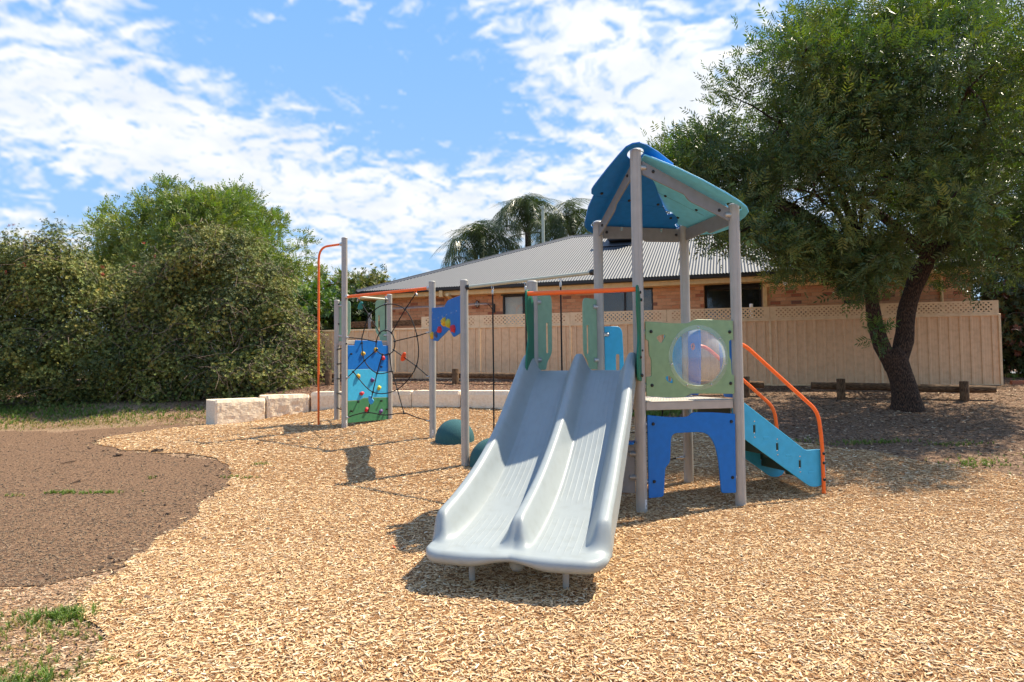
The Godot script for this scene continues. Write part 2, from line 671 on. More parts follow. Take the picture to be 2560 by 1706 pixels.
func ground_tone(x: float, d: float, f: FastNoiseLite) -> Color:
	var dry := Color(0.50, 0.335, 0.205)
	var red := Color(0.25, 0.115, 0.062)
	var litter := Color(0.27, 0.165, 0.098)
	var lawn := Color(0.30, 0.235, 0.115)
	var k := f.get_noise_2d(x, d)
	var c := dry.lerp(red, clampf(0.25 + k * 1.1, 0, 1))
	if x < -4.0 and d > 10.0 or x < 0.0 and d < 5.5:
		c = c.lerp(lawn, clampf(0.35 + f.get_noise_2d(x * 2.0 + 50.0, d * 2.0) * 1.5, 0, 1) * 0.6)
	if x < -1.0 and d < 5.6:
		c = c.lerp(Color(0.52, 0.34, 0.205), 0.55)
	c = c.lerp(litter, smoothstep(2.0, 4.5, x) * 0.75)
	if bed_raise(x, d) > 0.02:
		c = c.lerp(Color(0.23, 0.115, 0.07), 0.8)
	return c

func make_ground() -> void:
	var f := FastNoiseLite.new()
	f.seed = 5
	f.frequency = 0.35
	f.fractal_octaves = 4
	var xs := [-320.0, -140.0, -70.0, -40.0, -28.0]
	var x := -22.0
	while x < 16.01:
		xs.append(x)
		x += 0.25
	xs.append_array([22.0, 34.0, 60.0, 130.0, 320.0])
	var ds := [-60.0, -25.0, -10.0, -4.0]
	var d := 0.0
	while d < 21.01:
		ds.append(d)
		d += 0.25
	ds.append_array([25.0, 32.0, 45.0, 80.0, 160.0, 420.0])
	var b := MB.new()
	b.colored = true
	var rows := []
	for i in xs.size():
		var row := PackedVector3Array()
		for j in ds.size():
			row.append(on_ground(xs[i], ds[j]))
		rows.append(row)
	var tone := []
	var nrm := []
	for i in xs.size():
		var tr := PackedColorArray()
		var nr := PackedVector3Array()
		for j in ds.size():
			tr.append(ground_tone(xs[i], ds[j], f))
			var i0 := maxi(i - 1, 0)
			var i1 := mini(i + 1, xs.size() - 1)
			var j0 := maxi(j - 1, 0)
			var j1 := mini(j + 1, ds.size() - 1)
			nr.append((rows[i1][j] - rows[i0][j]).cross(rows[i][j1] - rows[i][j0]).normalized())
		tone.append(tr)
		nrm.append(nr)
	for i in xs.size() - 1:
		for j in ds.size() - 1:
			for t in [[0, 0, 1, 0, 1, 1], [0, 0, 1, 1, 0, 1]]:
				var p := []
				for q in 3:
					p.append([i + t[q * 2], j + t[q * 2 + 1]])
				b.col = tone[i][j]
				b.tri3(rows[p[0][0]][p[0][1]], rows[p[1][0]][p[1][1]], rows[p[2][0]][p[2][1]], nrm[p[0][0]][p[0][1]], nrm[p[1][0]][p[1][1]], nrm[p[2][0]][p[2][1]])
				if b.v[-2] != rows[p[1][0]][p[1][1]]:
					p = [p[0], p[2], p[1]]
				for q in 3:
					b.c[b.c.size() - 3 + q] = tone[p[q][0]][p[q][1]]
	tag(put("ground", b, mats.ground), "dry reddish ground with leaf litter and worn grass around the playground", "ground", "", "structure")
	tag(put("soil_patch", sheet(soil_line, 0.25, 0.006), mats.soil), "bare brown topsoil patch left of the wood chips", "soil", "", "structure")
	tag(put("mulch_bed", sheet(mulch_line, 0.25, 0.012), mats.mulch_base), "tan wood chip safety surface under the playground", "mulch bed", "", "structure")

func outlines() -> void:
	var left := [-6.35, 14.27, -6.92, 13.82, -7.29, 13.26, -7.62, 12.9, -7.61, 12.43, -7.16, 11.96, -6.6, 11.67, -6.0, 11.26, -5.15, 11.01, -4.63, 10.62, -4.23, 10.23, -3.93, 9.57, -3.7, 8.84, -3.48, 7.79, -3.23, 6.91, -3.13, 6.31, -3.1, 5.84, -3.14, 5.5, -2.98, 4.82, -2.92, 4.67, -2.56, 4.19, -2.43, 3.93, -2.29, 3.64, -2.22, 3.36]
	var back := [-2.1, 1.5, -2.0, -2.0, 10.0, -2.0, 11.0, 6.2, 8.0, 6.9, 6.3, 7.7, 5.5, 8.9, 5.0, 9.8, 4.0, 10.7, 3.2, 11.9, 2.2, 13.0, 1.1, 13.95, -0.05, 14.5, -1.13, 14.97, -2.2, 15.3, -2.95, 15.6, -3.55, 15.85, -4.62, 15.78, -5.41, 15.2, -6.2, 14.42]
	mulch_line = wobble(P2(left + back), 0.2, 3)
	var s := [-3.35, 5.0, -3.9, 4.78, -6.0, 4.6, -12.0, 4.6, -18.0, 5.0, -19.0, 14.6, -10.8, 14.4, -9.1, 13.8, -8.26, 14.4, -7.26, 15.0, -6.6, 14.55]
	soil_line = wobble(P2(s + left.slice(0, left.size() - 16) + [-2.9, 5.6]), 0.3, 4)
	for p in STONES:
		stone_line.append(Vector2(p[0], p[1]))

# ---------------------------------------------------------------- scattered copies
func scatter(called: String, mesh: Mesh, mat: Material, places: Array, tints: PackedColorArray, parent: Node = self) -> MultiMeshInstance3D:
	var mm := MultiMesh.new()
	mm.transform_format = MultiMesh.TRANSFORM_3D
	mm.use_colors = true
	mm.mesh = mesh
	mm.instance_count = places.size()
	for i in places.size():
		mm.set_instance_transform(i, places[i])
		mm.set_instance_color(i, tints[i])
	var o := MultiMeshInstance3D.new()
	o.name = numbered(called, parent)
	o.multimesh = mm
	o.material_override = mat
	parent.add_child(o, true)
	return o

func chip_mesh(w: float, t: float, skew: float) -> ArrayMesh:
	var b := MB.new()
	var p := [Vector3(-0.5, 0, -w * 0.5), Vector3(0.5, 0, -w * 0.5 + skew), Vector3(0.5 - absf(skew), 0, w * 0.5), Vector3(-0.5 + skew, 0, w * 0.4)]
	var q := [Vector3(-0.48, t, -w * 0.42), Vector3(0.46, t * 0.8, -w * 0.4 + skew), Vector3(0.47 - absf(skew), t, w * 0.42), Vector3(-0.46 + skew, t * 0.7, w * 0.36)]
	b.quad(q[0], q[1], q[2], q[3], Vector3.UP)
	b.quad(p[0], p[1], p[2], p[3], Vector3.DOWN)
	for i in 4:
		var j := (i + 1) % 4
		b.quad(p[i], p[j], q[j], q[i], p[i] + p[j])
	return b.mesh()

func make_chips() -> void:
	var o := thing("wood_chips", "loose tan and brown wood chips covering the playground surface", "wood chips")
	o.set_meta("kind", "stuff")
	var tones := [Color(0.71, 0.485, 0.265), Color(0.64, 0.415, 0.21), Color(0.76, 0.57, 0.345), Color(0.68, 0.445, 0.23), Color(0.46, 0.26, 0.115), Color(0.83, 0.69, 0.48), Color(0.26, 0.145, 0.068), Color(0.56, 0.325, 0.145)]
	var weight := [0.28, 0.47, 0.69, 0.84, 0.88, 0.965, 0.975, 1.0]
	var shapes := [chip_mesh(0.24, 0.07, 0.06), chip_mesh(0.15, 0.07, -0.04), chip_mesh(0.4, 0.08, 0.1), chip_mesh(0.09, 0.06, 0.02)]
	rg.seed = 77
	var places := [[], [], [], []]
	var tint := [PackedColorArray(), PackedColorArray(), PackedColorArray(), PackedColorArray()]
	var bands := [[1.6, 4.2, 4000, 1.0], [4.2, 6.0, 3400, 1.0], [6.0, 8.5, 2000, 1.1], [8.5, 11.5, 1250, 1.3], [11.5, 15.6, 800, 1.55]]
	for b in bands:
		var x0: float = -0.84 * b[1] - 2.0
		var x1: float = 0.84 * b[1] + 3.0
		var m := int((x1 - x0) * (b[1] - b[0]) * b[2])
		for i in m:
			var d := rg.randf_range(b[0], b[1])
			var x := rg.randf_range(x0, x1)
			if absf(x) > 0.84 * d + 3.0:
				continue
			var stray := rg.randf() < 0.07
			var p := Vector2(x, d)
			if stray:
				if not Geometry2D.is_point_in_polygon(p, mulch_line):
					continue
				p += Vector2(rg.randfn(0, 0.2), rg.randfn(0, 0.2))
			if not stray and not Geometry2D.is_point_in_polygon(p, mulch_line):
				continue
			if p.y > 13.6 and bed_raise(p.x, p.y) > 0.01:
				continue
			var k := rg.randi() % 4
			var l: float = clampf(rg.randfn(0.028, 0.012), 0.011, 0.075) * b[3] * (1.25 if k == 3 else 0.85 if k == 2 else 1.0)
			var bas := Basis(Vector3.UP, rg.randf() * TAU) * Basis(Vector3.RIGHT, rg.randfn(0, 0.17)) * Basis(Vector3.BACK, rg.randfn(0, 0.14))
			places[k].append(Transform3D(bas.scaled_local(Vector3(l, l, l)), on_ground(p.x, p.y, 0.012 + rg.randf() * rg.randf() * 0.018)))
			var w := rg.randf()
			var t := 0
			while w > weight[t]:
				t += 1
			var g := rg.randf_range(0.84, 1.14)
			tint[k].append(Color(tones[t].r * g, tones[t].g * g, tones[t].b * g))
	for k in 4:
		scatter("chips", shapes[k], mats.chip, places[k], tint[k], o).set_meta("kind", "stuff")

func make_litter() -> void:
	# crumbs and fine roots on the bare soil
	var o := thing("soil_crumbs", "dark crumbs and pale fibres scattered over the bare soil patch", "soil crumbs")
	o.set_meta("kind", "stuff")
	var crumb := chip_mesh(0.8, 0.5, 0.1)
	var fibre := chip_mesh(0.08, 0.06, 0.01)
	rg.seed = 31
	var a := []
	var ac := PackedColorArray()
	var bb := []
	var bc := PackedColorArray()
	for i in 42000:
		var d := 4.4 + rg.randf() * rg.randf() * 10.5
		var x := -0.84 * d - 0.6 + rg.randf() * 0.84 * d
		var p := Vector2(x, d)
		if not Geometry2D.is_point_in_polygon(p, soil_line) or Geometry2D.is_point_in_polygon(p, mulch_line):
			continue
		var far := 0.8 + d * 0.07
		var g := rg.randf_range(0.7, 1.3)
		if rg.randf() < 0.6:
			var s: float = absf(rg.randfn(0.008, 0.005)) * far
			a.append(Transform3D(Basis(Vector3.UP, rg.randf() * TAU).scaled_local(Vector3(s, s, s)), on_ground(x, d, 0.006)))
			ac.append(Color(0.22 * g, 0.155 * g, 0.10 * g))
		else:
			var l := rg.randf_range(0.015, 0.05) * far
			bb.append(Transform3D((Basis(Vector3.UP, rg.randf() * TAU) * Basis(Vector3.BACK, rg.randfn(0, 0.1))).scaled_local(Vector3(l, l, l)), on_ground(x, d, 0.008)))
			bc.append(Color(0.30 * g, 0.21 * g, 0.14 * g) if rg.randf() < 0.5 else Color(0.15 * g, 0.10 * g, 0.068 * g))
	for i in 900:
		var q := mulch_line[rg.randi() % mulch_line.size()] + Vector2(rg.randfn(-0.12, 0.22), rg.randfn(0, 0.22))
		if q.x > -1.9 or q.y > 13.6 or q.y < 4.6 or Geometry2D.is_point_in_polygon(q, mulch_line) and rg.randf() < 0.7:
			continue
		var s := absf(rg.randfn(0.02, 0.014)) + 0.006
		a.append(Transform3D((Basis(Vector3.UP, rg.randf() * TAU) * Basis(Vector3.RIGHT, rg.randfn(0, 0.4))).scaled_local(Vector3(s, s * 0.8, s)), on_ground(q.x, q.y, 0.008)))
		var g := rg.randf_range(0.6, 1.2)
		ac.append(Color(0.16 * g, 0.105 * g, 0.068 * g))
	scatter("crumbs", crumb, mats.chip, a, ac, o).set_meta("kind", "stuff")
	scatter("fibres", fibre, mats.chip, bb, bc, o).set_meta("kind", "stuff")
	# fallen leaves and bark on the dry ground, thickest under the ash tree and on the bed behind the stones
	var q := thing("leaf_litter", "fallen leaves and twigs lying on the dry ground under the tree", "leaf litter")
	q.set_meta("kind", "stuff")
	var leaf := chip_mesh(0.32, 0.03, 0.05)
	var pl := []
	var pc := PackedColorArray()
	for i in 76000:
		var d := rg.randf_range(6.5, 18.0)
		var x := rg.randf_range(-8.0, 15.0)
		if i % 5 == 0:
			d = rg.randf_range(2.6, 5.2)
			x = rg.randf_range(-4.6, -1.7)
		elif absf(x) > 0.84 * d + 1.0:
			continue
		var p := Vector2(x, d)
		if Geometry2D.is_point_in_polygon(p, mulch_line) and rg.randf() > 0.03 or Geometry2D.is_point_in_polygon(p, soil_line):
			continue
		if fence_dist(x, d) < 0.05:
			continue
		if x < -1.5 and d > 6.0 and bed_raise(x, d) < 0.02 and rg.randf() < 0.5:
			continue
		var l := rg.randf_range(0.02, 0.06) * (1.0 + d * 0.02) * (0.6 if d < 5.3 else 1.0)
		var bas := Basis(Vector3.UP, rg.randf() * TAU) * Basis(Vector3.RIGHT, rg.randfn(0, 0.3)) * Basis(Vector3.BACK, rg.randfn(0, 0.2))
		pl.append(Transform3D(bas.scaled_local(Vector3(l, l, l)), on_ground(x, d, 0.004)))
		var g := rg.randf_range(0.75, 1.2)
		var w := rg.randf()
		if d < 5.3:
			w *= 0.66
		pc.append(Color(0.50 * g, 0.37 * g, 0.24 * g) if w < 0.3 else Color(0.33 * g, 0.19 * g, 0.10 * g) if w < 0.65 else Color(0.12 * g, 0.07 * g, 0.045 * g))
	scatter("leaves", leaf, mats.chip, pl, pc, q).set_meta("kind", "stuff")

func tuft_mesh(sd: int) -> ArrayMesh:
	var b := MB.new()
	var r := RandomNumberGenerator.new()
	r.seed = sd
	for i in 10:
		var a := r.randf() * TAU
		var lean := r.randf_range(0.15, 0.75)
		var h := r.randf_range(0.5, 1.0)
		var o := Vector3(cos(a), 0, sin(a))
		var side := Vector3(-o.z, 0, o.x) * 0.035
		var p0 := o * 0.12 * r.randf()
		var p1 := p0 + o * lean * 0.35 * h + Vector3.UP * 0.6 * h
		var p2 := p0 + o * lean * h + Vector3.UP * (0.95 - lean * 0.4) * h
		b.quad(p0 - side, p0 + side, p1 + side * 0.8, p1 - side * 0.8, o + Vector3.UP)
		b.tri(p1 - side * 0.8, p1 + side * 0.8, p2, o + Vector3.UP)
	return b.mesh()

func make_grass() -> void:
	var o := thing("grass", "thin green and straw coloured grass tufts in the dry ground", "grass")
	o.set_meta("kind", "stuff")
	rg.seed = 9
	# patches: x, d, radius x, radius d, tufts, height, greenness
	var patches := [[-3.1, 4.2, 0.6, 0.3, 190, 0.055, 0.8], [-2.85, 4.35, 0.18, 0.1, 70, 0.075, 0.95], [-2.5, 3.3, 0.32, 0.34, 190, 0.055, 0.75], [-2.42, 3.35, 0.12, 0.14, 80, 0.08, 0.95], [-2.9, 3.7, 0.7, 0.6, 240, 0.04, 0.45], [-2.2, 3.45, 0.12, 0.4, 60, 0.05, 0.7], [-3.0, 3.9, 0.9, 0.7, 420, 0.03, 0.12], [-2.6, 3.2, 0.6, 0.5, 320, 0.03, 0.15],
		[-9.6, 16.4, 2.6, 0.4, 520, 0.11, 0.8], [-12.6, 16.9, 2.4, 0.6, 640, 0.14, 0.85], [-8.3, 15.7, 1.6, 0.4, 220, 0.09, 0.6], [-12.0, 15.9, 2.4, 0.5, 420, 0.1, 0.6], [-10.0, 15.3, 3.5, 0.7, 700, 0.07, 0.15],
		[-5.6, 8.55, 0.22, 0.05, 40, 0.07, 0.95], [-5.15, 8.5, 0.35, 0.06, 60, 0.06, 0.95], [-6.1, 8.4, 0.15, 0.06, 14, 0.06, 0.6], [-3.85, 9.4, 0.12, 0.05, 20, 0.06, 0.9], [-3.55, 9.3, 0.14, 0.05, 24, 0.05, 0.9], [-5.0, 9.5, 0.05, 0.05, 6, 0.08, 0.5], [-3.7, 10.1, 0.12, 0.05, 20, 0.07, 0.6],
		[2.75, 13.5, 0.75, 0.35, 520, 0.1, 0.9], [5.35, 10.3, 0.7, 0.12, 120, 0.07, 0.8], [6.4, 10.0, 0.5, 0.12, 80, 0.06, 0.7], [5.95, 8.85, 0.35, 0.22, 120, 0.06, 0.8], [6.5, 8.3, 0.4, 0.25, 80, 0.05, 0.7], [7.3, 9.2, 0.8, 0.3, 110, 0.05, 0.6], [4.4, 10.6, 0.3, 0.1, 40, 0.06, 0.8], [7.2, 8.0, 0.6, 0.2, 90, 0.05, 0.7], [12.6, 16.0, 1.0, 0.6, 300, 0.16, 0.8]]
	var places := [[], [], []]
	var tint := [PackedColorArray(), PackedColorArray(), PackedColorArray()]
	for p in patches:
		for i in p[4]:
			var k := rg.randi() % 3
			var x: float = p[0] + clampf(rg.randfn(0, 0.55), -1.6, 1.6) * p[2]
			var d: float = p[1] + clampf(rg.randfn(0, 0.55), -1.6, 1.6) * p[3]
			var s: float = p[5] * rg.randf_range(0.55, 1.25)
			places[k].append(Transform3D(Basis(Vector3.UP, rg.randf() * TAU).scaled_local(Vector3(s, s, s)), on_ground(x, d)))
			var g := rg.randf_range(0.75, 1.25)
			tint[k].append(Color(0.16 * g, 0.235 * g, 0.045 * g) if rg.randf() < p[6] else Color(0.42 * g, 0.32 * g, 0.15 * g))
	for k in 3:
		scatter("tufts", tuft_mesh(40 + k), mats.blade, places[k], tint[k], o).set_meta("kind", "stuff")

# ---------------------------------------------------------------- sky
func cloud_cover(az: float, el: float, dir: Vector3, f: FastNoiseLite, g: FastNoiseLite) -> float:
	var k := 1.0 / (dir.y + 0.16)
	var p := Vector2(dir.x, dir.z) * k
	var big := f.get_noise_2d(p.x * 0.8, p.y * 0.8)
	var w := Vector2(g.get_noise_2d(p.x * 2.0 + 7.0, p.y * 2.0), g.get_noise_2d(p.x * 2.0, p.y * 2.0 + 31.0)) * 0.12
	var small := g.get_noise_2d((p.x + w.x) * 7.5, (p.y + w.y) * 9.0)
	var tiny := f.get_noise_2d((p.x + w.x) * 17.0 + 90.0, (p.y + w.y) * 20.0)
	var base := 0.15 + big * 0.40
	# the cloud field of the day: banks (+) and clear lanes (-): az, el, spread az, spread el, weight
	for b in [[-34.0, 18.5, 9.0, 4.2, 0.6], [-26.0, 15.5, 9.0, 3.6, 0.55], [-14.0, 13.5, 10.0, 3.0, 0.5], [-2.0, 13.0, 10.0, 3.0, 0.45], [9.0, 24.0, 9.0, 6.0, 0.55], [17.0, 19.0, 9.0, 5.0, 0.6], [3.0, 28.0, 7.0, 3.5, 0.4], [-37.0, 9.0, 7.0, 2.6, 0.5], [-15.0, 8.3, 8.0, 1.6, 0.5], [-31.0, 25.0, 3.0, 4.0, 0.25], [-20.0, 30.0, 5.0, 2.0, 0.25], [-14.0, 27.5, 3.0, 1.8, 0.3], [34.0, 20.0, 16.0, 14.0, 0.4],
		[-19.0, 24.0, 9.0, 3.2, -0.55], [-4.0, 21.0, 5.0, 4.5, -0.6], [-29.0, 12.2, 7.0, 1.6, -0.5], [-10.0, 18.5, 5.0, 2.0, -0.4], [-22.0, 11.2, 5.0, 1.5, -0.5], [4.0, 18.0, 3.0, 3.0, -0.2], [-33.0, 28.0, 6.0, 2.6, -0.3]]:
		var da: float = (az - b[0]) / b[2]
		var de: float = (el - b[1]) / b[3]
		var q := da * da + de * de
		if q < 7.0:
			base += b[4] * exp(-q)
	var c := base + small * 0.85 + tiny * 0.22
	return smoothstep(0.0, 0.82, c)

func sky_color(dir: Vector3, f: FastNoiseLite, g: FastNoiseLite) -> Color:
	var y := maxf(dir.y, 0.0)
	var az := rad_to_deg(atan2(dir.x, -dir.z))
	var el := rad_to_deg(asin(clampf(dir.y, -1, 1)))
	var blue := Color(0.52, 0.76, 0.98).lerp(Color(0.22, 0.49, 0.95), pow(clampf(y / 0.55, 0, 1), 0.62))
	blue = blue.lerp(Color(0.10, 0.27, 0.74), clampf((y - 0.5) / 0.5, 0, 1))
	var sun := Vector3(0.477, 0.835, -0.276).normalized()
	var near := clampf(dir.dot(sun), 0, 1)
	blue = blue.lerp(Color(0.80, 0.90, 1.0), pow(near, 9.0) * 0.55)
	var c := cloud_cover(az, el, dir, f, g)
	var p := Vector2(dir.x, dir.z) / (dir.y + 0.16)
	var shade := clampf(0.5 + g.get_noise_2d(p.x * 3.1 + 0.35, p.y * 3.1 + 9.0) * 0.9, 0, 1)
	var white := Color(0.78, 0.84, 0.92).lerp(Color(1.02, 1.02, 1.02), clampf(shade + 0.25, 0, 1)) * (1.0 + 0.55 * pow(near, 6.0))
	return blue.lerp(white, c * 0.93)

func make_sky() -> PanoramaSkyMaterial:
	var f := FastNoiseLite.new()
	f.noise_type = FastNoiseLite.TYPE_SIMPLEX_SMOOTH
	f.seed = 21
	f.frequency = 1.0
	f.fractal_octaves = 4
	var g := FastNoiseLite.new()
	g.noise_type = FastNoiseLite.TYPE_SIMPLEX_SMOOTH
	g.seed = 8
	g.frequency = 1.0
	g.fractal_octaves = 5
	g.fractal_gain = 0.55
	var w := 4096
	var h := 2048
	var q := 8
	var small := Image.create_empty(w / q, h / q, false, Image.FORMAT_RGBF)
	for j in h / q:
		var el := (0.5 - (j + 0.5) * q / h) * PI
		if el < -0.02:
			small.fill_rect(Rect2i(0, j, w / q, h / q - j), Color(0.34, 0.32, 0.28))
			break
		for i in w / q:
			var a := ((i + 0.5) * q / w - 0.5) * TAU
			small.set_pixel(i, j, sky_color(Vector3(sin(a) * cos(el), sin(el), -cos(a) * cos(el)), f, g))
	small.resize(w, h, Image.INTERPOLATE_CUBIC)
	# the same sky in more detail where it is looked at from the path
	var u := 2
	var i0 := int(w * (0.5 - 48.0 / 360.0))
	var i1 := int(w * (0.5 + 48.0 / 360.0))
	var j0 := int(h * (0.5 - 36.0 / 180.0))
	var j1 := int(h * 0.5)
	var fine := Image.create_empty((i1 - i0) / u, (j1 - j0) / u, false, Image.FORMAT_RGBF)
	for j in fine.get_height():
		var el := (0.5 - (j0 + (j + 0.5) * u) / h) * PI
		for i in fine.get_width():
			var a := ((i0 + (i + 0.5) * u) / w - 0.5) * TAU
			fine.set_pixel(i, j, sky_color(Vector3(sin(a) * cos(el), sin(el), -cos(a) * cos(el)), f, g))
	fine.resize(fine.get_width() * u, fine.get_height() * u, Image.INTERPOLATE_CUBIC)
	small.blit_rect(fine, Rect2i(0, 0, fine.get_width(), fine.get_height()), Vector2i(i0, j0))
	# a panorama begins at -z
	var turned_round := Image.create_empty(w, h, false, Image.FORMAT_RGBF)
	turned_round.blit_rect(small, Rect2i(w / 2, 0, w / 2, h), Vector2i(0, 0))
	turned_round.blit_rect(small, Rect2i(0, 0, w / 2, h), Vector2i(w / 2, 0))
	var m := PanoramaSkyMaterial.new()
	m.panorama = ImageTexture.create_from_image(turned_round)
	return m

# ---------------------------------------------------------------- playground hardware
var hw := {}

func make_hardware() -> void:
	var b := MB.new()
	var dome := []
	for i in 7:
		var a := PI / 2 * i / 6.0
		dome.append(Vector2(0.0175 * cos(a), 0.004 + 0.0125 * sin(a)))
	b.lathe([Vector2(0.0175, 0)] + dome, Transform3D(Basis(Vector3.RIGHT, PI / 2), Vector3.ZERO), 14)
	hw["bolt"] = b.mesh()
	# silver cast clamp reaching from a post to a panel, along local x
	b = MB.new()
	var pr := []
	for i in 9:
		var a := PI / 2 * i / 8.0
		pr.append(Vector2(0.027 * cos(a) , 0.052 + 0.022 * sin(a)))
	b.lathe([Vector2(0.029, 0.0), Vector2(0.027, 0.02)] + pr, Transform3D(Basis(Vector3(0, -1, 0), Vector3(1, 0, 0), Vector3(0, 0, 0.62)), Vector3.ZERO), 18)
	hw["bracket"] = b.mesh()
	b = MB.new()
	b.lathe([Vector2(0.0095, 0), Vector2(0.0095, 0.003), Vector2(0.006, 0.006), Vector2(0, 0.0066)], Transform3D(Basis(Vector3.RIGHT, PI / 2), Vector3.ZERO), 10)
	hw["screw"] = b.mesh()
	b = MB.new()
	b.lathe([Vector2(0.036, -0.028), Vector2(0.036, 0.022), Vector2(0.030, 0.030), Vector2(0.024, 0.032)], Transform3D(Basis(Vector3(0, -1, 0), Vector3(1, 0, 0), Vector3(0, 0, 1)), Vector3.ZERO), 18)
	hw["collar"] = b.mesh()

func bolt(parent: Node3D, x: float, y: float, z := 0.0125, face := 1.0) -> void:
	put("bolt", hw["bolt"], mats.black, parent, Vector3(x, y, z), Basis() if face > 0 else Basis(Vector3.UP, PI))

func bracket(parent: Node3D, at: Vector3, dir: Vector3) -> void:
	var x := dir.normalized()
	var z := x.cross(Vector3.UP).normalized()
	put("bracket", hw["bracket"], mats.cast, parent, at, Basis(x, Vector3.UP, z))

func post_mesh(h: float, base: float) -> MB:
	# extruded tube with eight fine grooves
	var b := MB.new()
	var ring := []
	for g in 8:
		var c := TAU * g / 8.0 + 0.2
		for k in 5:
			ring.append([c + 0.05 + (TAU / 8.0 - 0.1) * k / 4.0, 0.057])
		ring.append([c + TAU / 8.0 - 0.03, 0.0548])
		ring.append([c + TAU / 8.0 + 0.03, 0.0548])
	for i in ring.size():
		var j := (i + 1) % ring.size()
		var pa := Vector3(cos(ring[i][0]), 0, sin(ring[i][0]))
		var pb := Vector3(cos(ring[j][0]), 0, sin(ring[j][0]))
		var p: Vector3 = pa * ring[i][1]
		var q: Vector3 = pb * ring[j][1]
		var na := pa
		var nb := pb
		if absf(ring[i][1] - ring[j][1]) > 0.001:
			na = Vector3(q.z - p.z, 0, -(q.x - p.x)).normalized()
			if na.dot(pa) < 0.0:
				na = -na
			nb = na
		b.quad4(p + Vector3.UP * base, q + Vector3.UP * base, q + Vector3.UP * (h - 0.012), p + Vector3.UP * (h - 0.012), na, nb, nb, na)
	return b

func post(parent: Node3D, at: Vector3, h: float, tagged := false, facing := 0.0) -> MeshInstance3D:
	var o := put("post", post_mesh(h, -0.25), mats.post, parent, at)
	var c := MB.new()
	c.lathe([Vector2(0.0585, h - 0.02), Vector2(0.0588, h - 0.008), Vector2(0.055, h - 0.001), Vector2(0.042, h + 0.006), Vector2(0.0, h + 0.010)], Transform3D(), 32)
	put("cap", c, mats.post, o)
	if tagged:
		# ground-line sticker: white with a black arrow that points down
		var s := MB.new()
		for k in 4:
			var a0 := facing - 0.26 + 0.13 * k
			var a1 := a0 + 0.13
			var d0 := Vector3(sin(a0), 0, cos(a0))
			var d1 := Vector3(sin(a1), 0, cos(a1))
			s.quad4(d0 * 0.0583 + Vector3.UP * 0.05, d1 * 0.0583 + Vector3.UP * 0.05, d1 * 0.0583 + Vector3.UP * 0.145, d0 * 0.0583 + Vector3.UP * 0.145, d0, d1, d1, d0)
		var y0: float = tagged_y
		var st := put("sticker", s, mats.white_tag, o, Vector3(0, y0, 0))
		var w := MB.new()
		var d := Vector3(sin(facing), 0, cos(facing))
		var e := Vector3(d.z, 0, -d.x)
		var p := d * 0.0592
		w.tri(p + Vector3.UP * 0.066, p + e * 0.007 + Vector3.UP * 0.08, p - e * 0.007 + Vector3.UP * 0.08, d)
		w.quad(p - e * 0.0025 + Vector3.UP * 0.08, p + e * 0.0025 + Vector3.UP * 0.08, p + e * 0.0025 + Vector3.UP * 0.092, p - e * 0.0025 + Vector3.UP * 0.092, d)
		for r in [[0.058, 0.012], [0.118, 0.006], [0.126, 0.006]]:
			w.quad(p - e * r[1] + Vector3.UP * r[0], p + e * r[1] + Vector3.UP * r[0], p + e * r[1] + Vector3.UP * (r[0] + 0.003), p - e * r[1] + Vector3.UP * (r[0] + 0.003), d)
		put("print", w, mats.black, o, Vector3(0, y0, 0))
	return o

var tagged_y := 0.0

func board(called: String, mat: Material, parent: Node, outline: PackedVector2Array, holes := [], th := 0.019, xf := Transform3D()) -> MeshInstance3D:
	var b := MB.new()
	b.panel(outline, holes, th)
	return put(called, b, mat, parent, xf.origin, xf.basis)

# frame of a vertical board that runs from p to q (ground points); local x along, z to the right-hand side
func along(p: Vector3, q: Vector3, off := 0.0) -> Transform3D:
	var x := Vector3(q.x - p.x, 0, q.z - p.z).normalized()
	var z := x.cross(Vector3.UP).normalized()
	return Transform3D(Basis(x, Vector3.UP, z), Vector3(p.x, 0, p.z) + z * off)

func slotted_grip(flip: bool) -> Array:
	# hand board beside an opening; x from the post outwards
	var o := rounded([0.055, 0.06, 0.0, 0.20, 0.06, 0.03, 0.21, 0.14, 0.05, 0.295, 0.24, 0.06, 0.30, 0.84, 0.06, 0.27, 0.90, 0.05, 0.055, 0.89, 0.01])
	return [o, [slot(0.222, 0.41, 0.038, 0.34)]]

func mirrored(p: PackedVector2Array, w: float) -> PackedVector2Array:
	var o := PackedVector2Array()
	for i in range(p.size() - 1, -1, -1):
		o.append(Vector2(w - p[i].x, p[i].y))
	return o

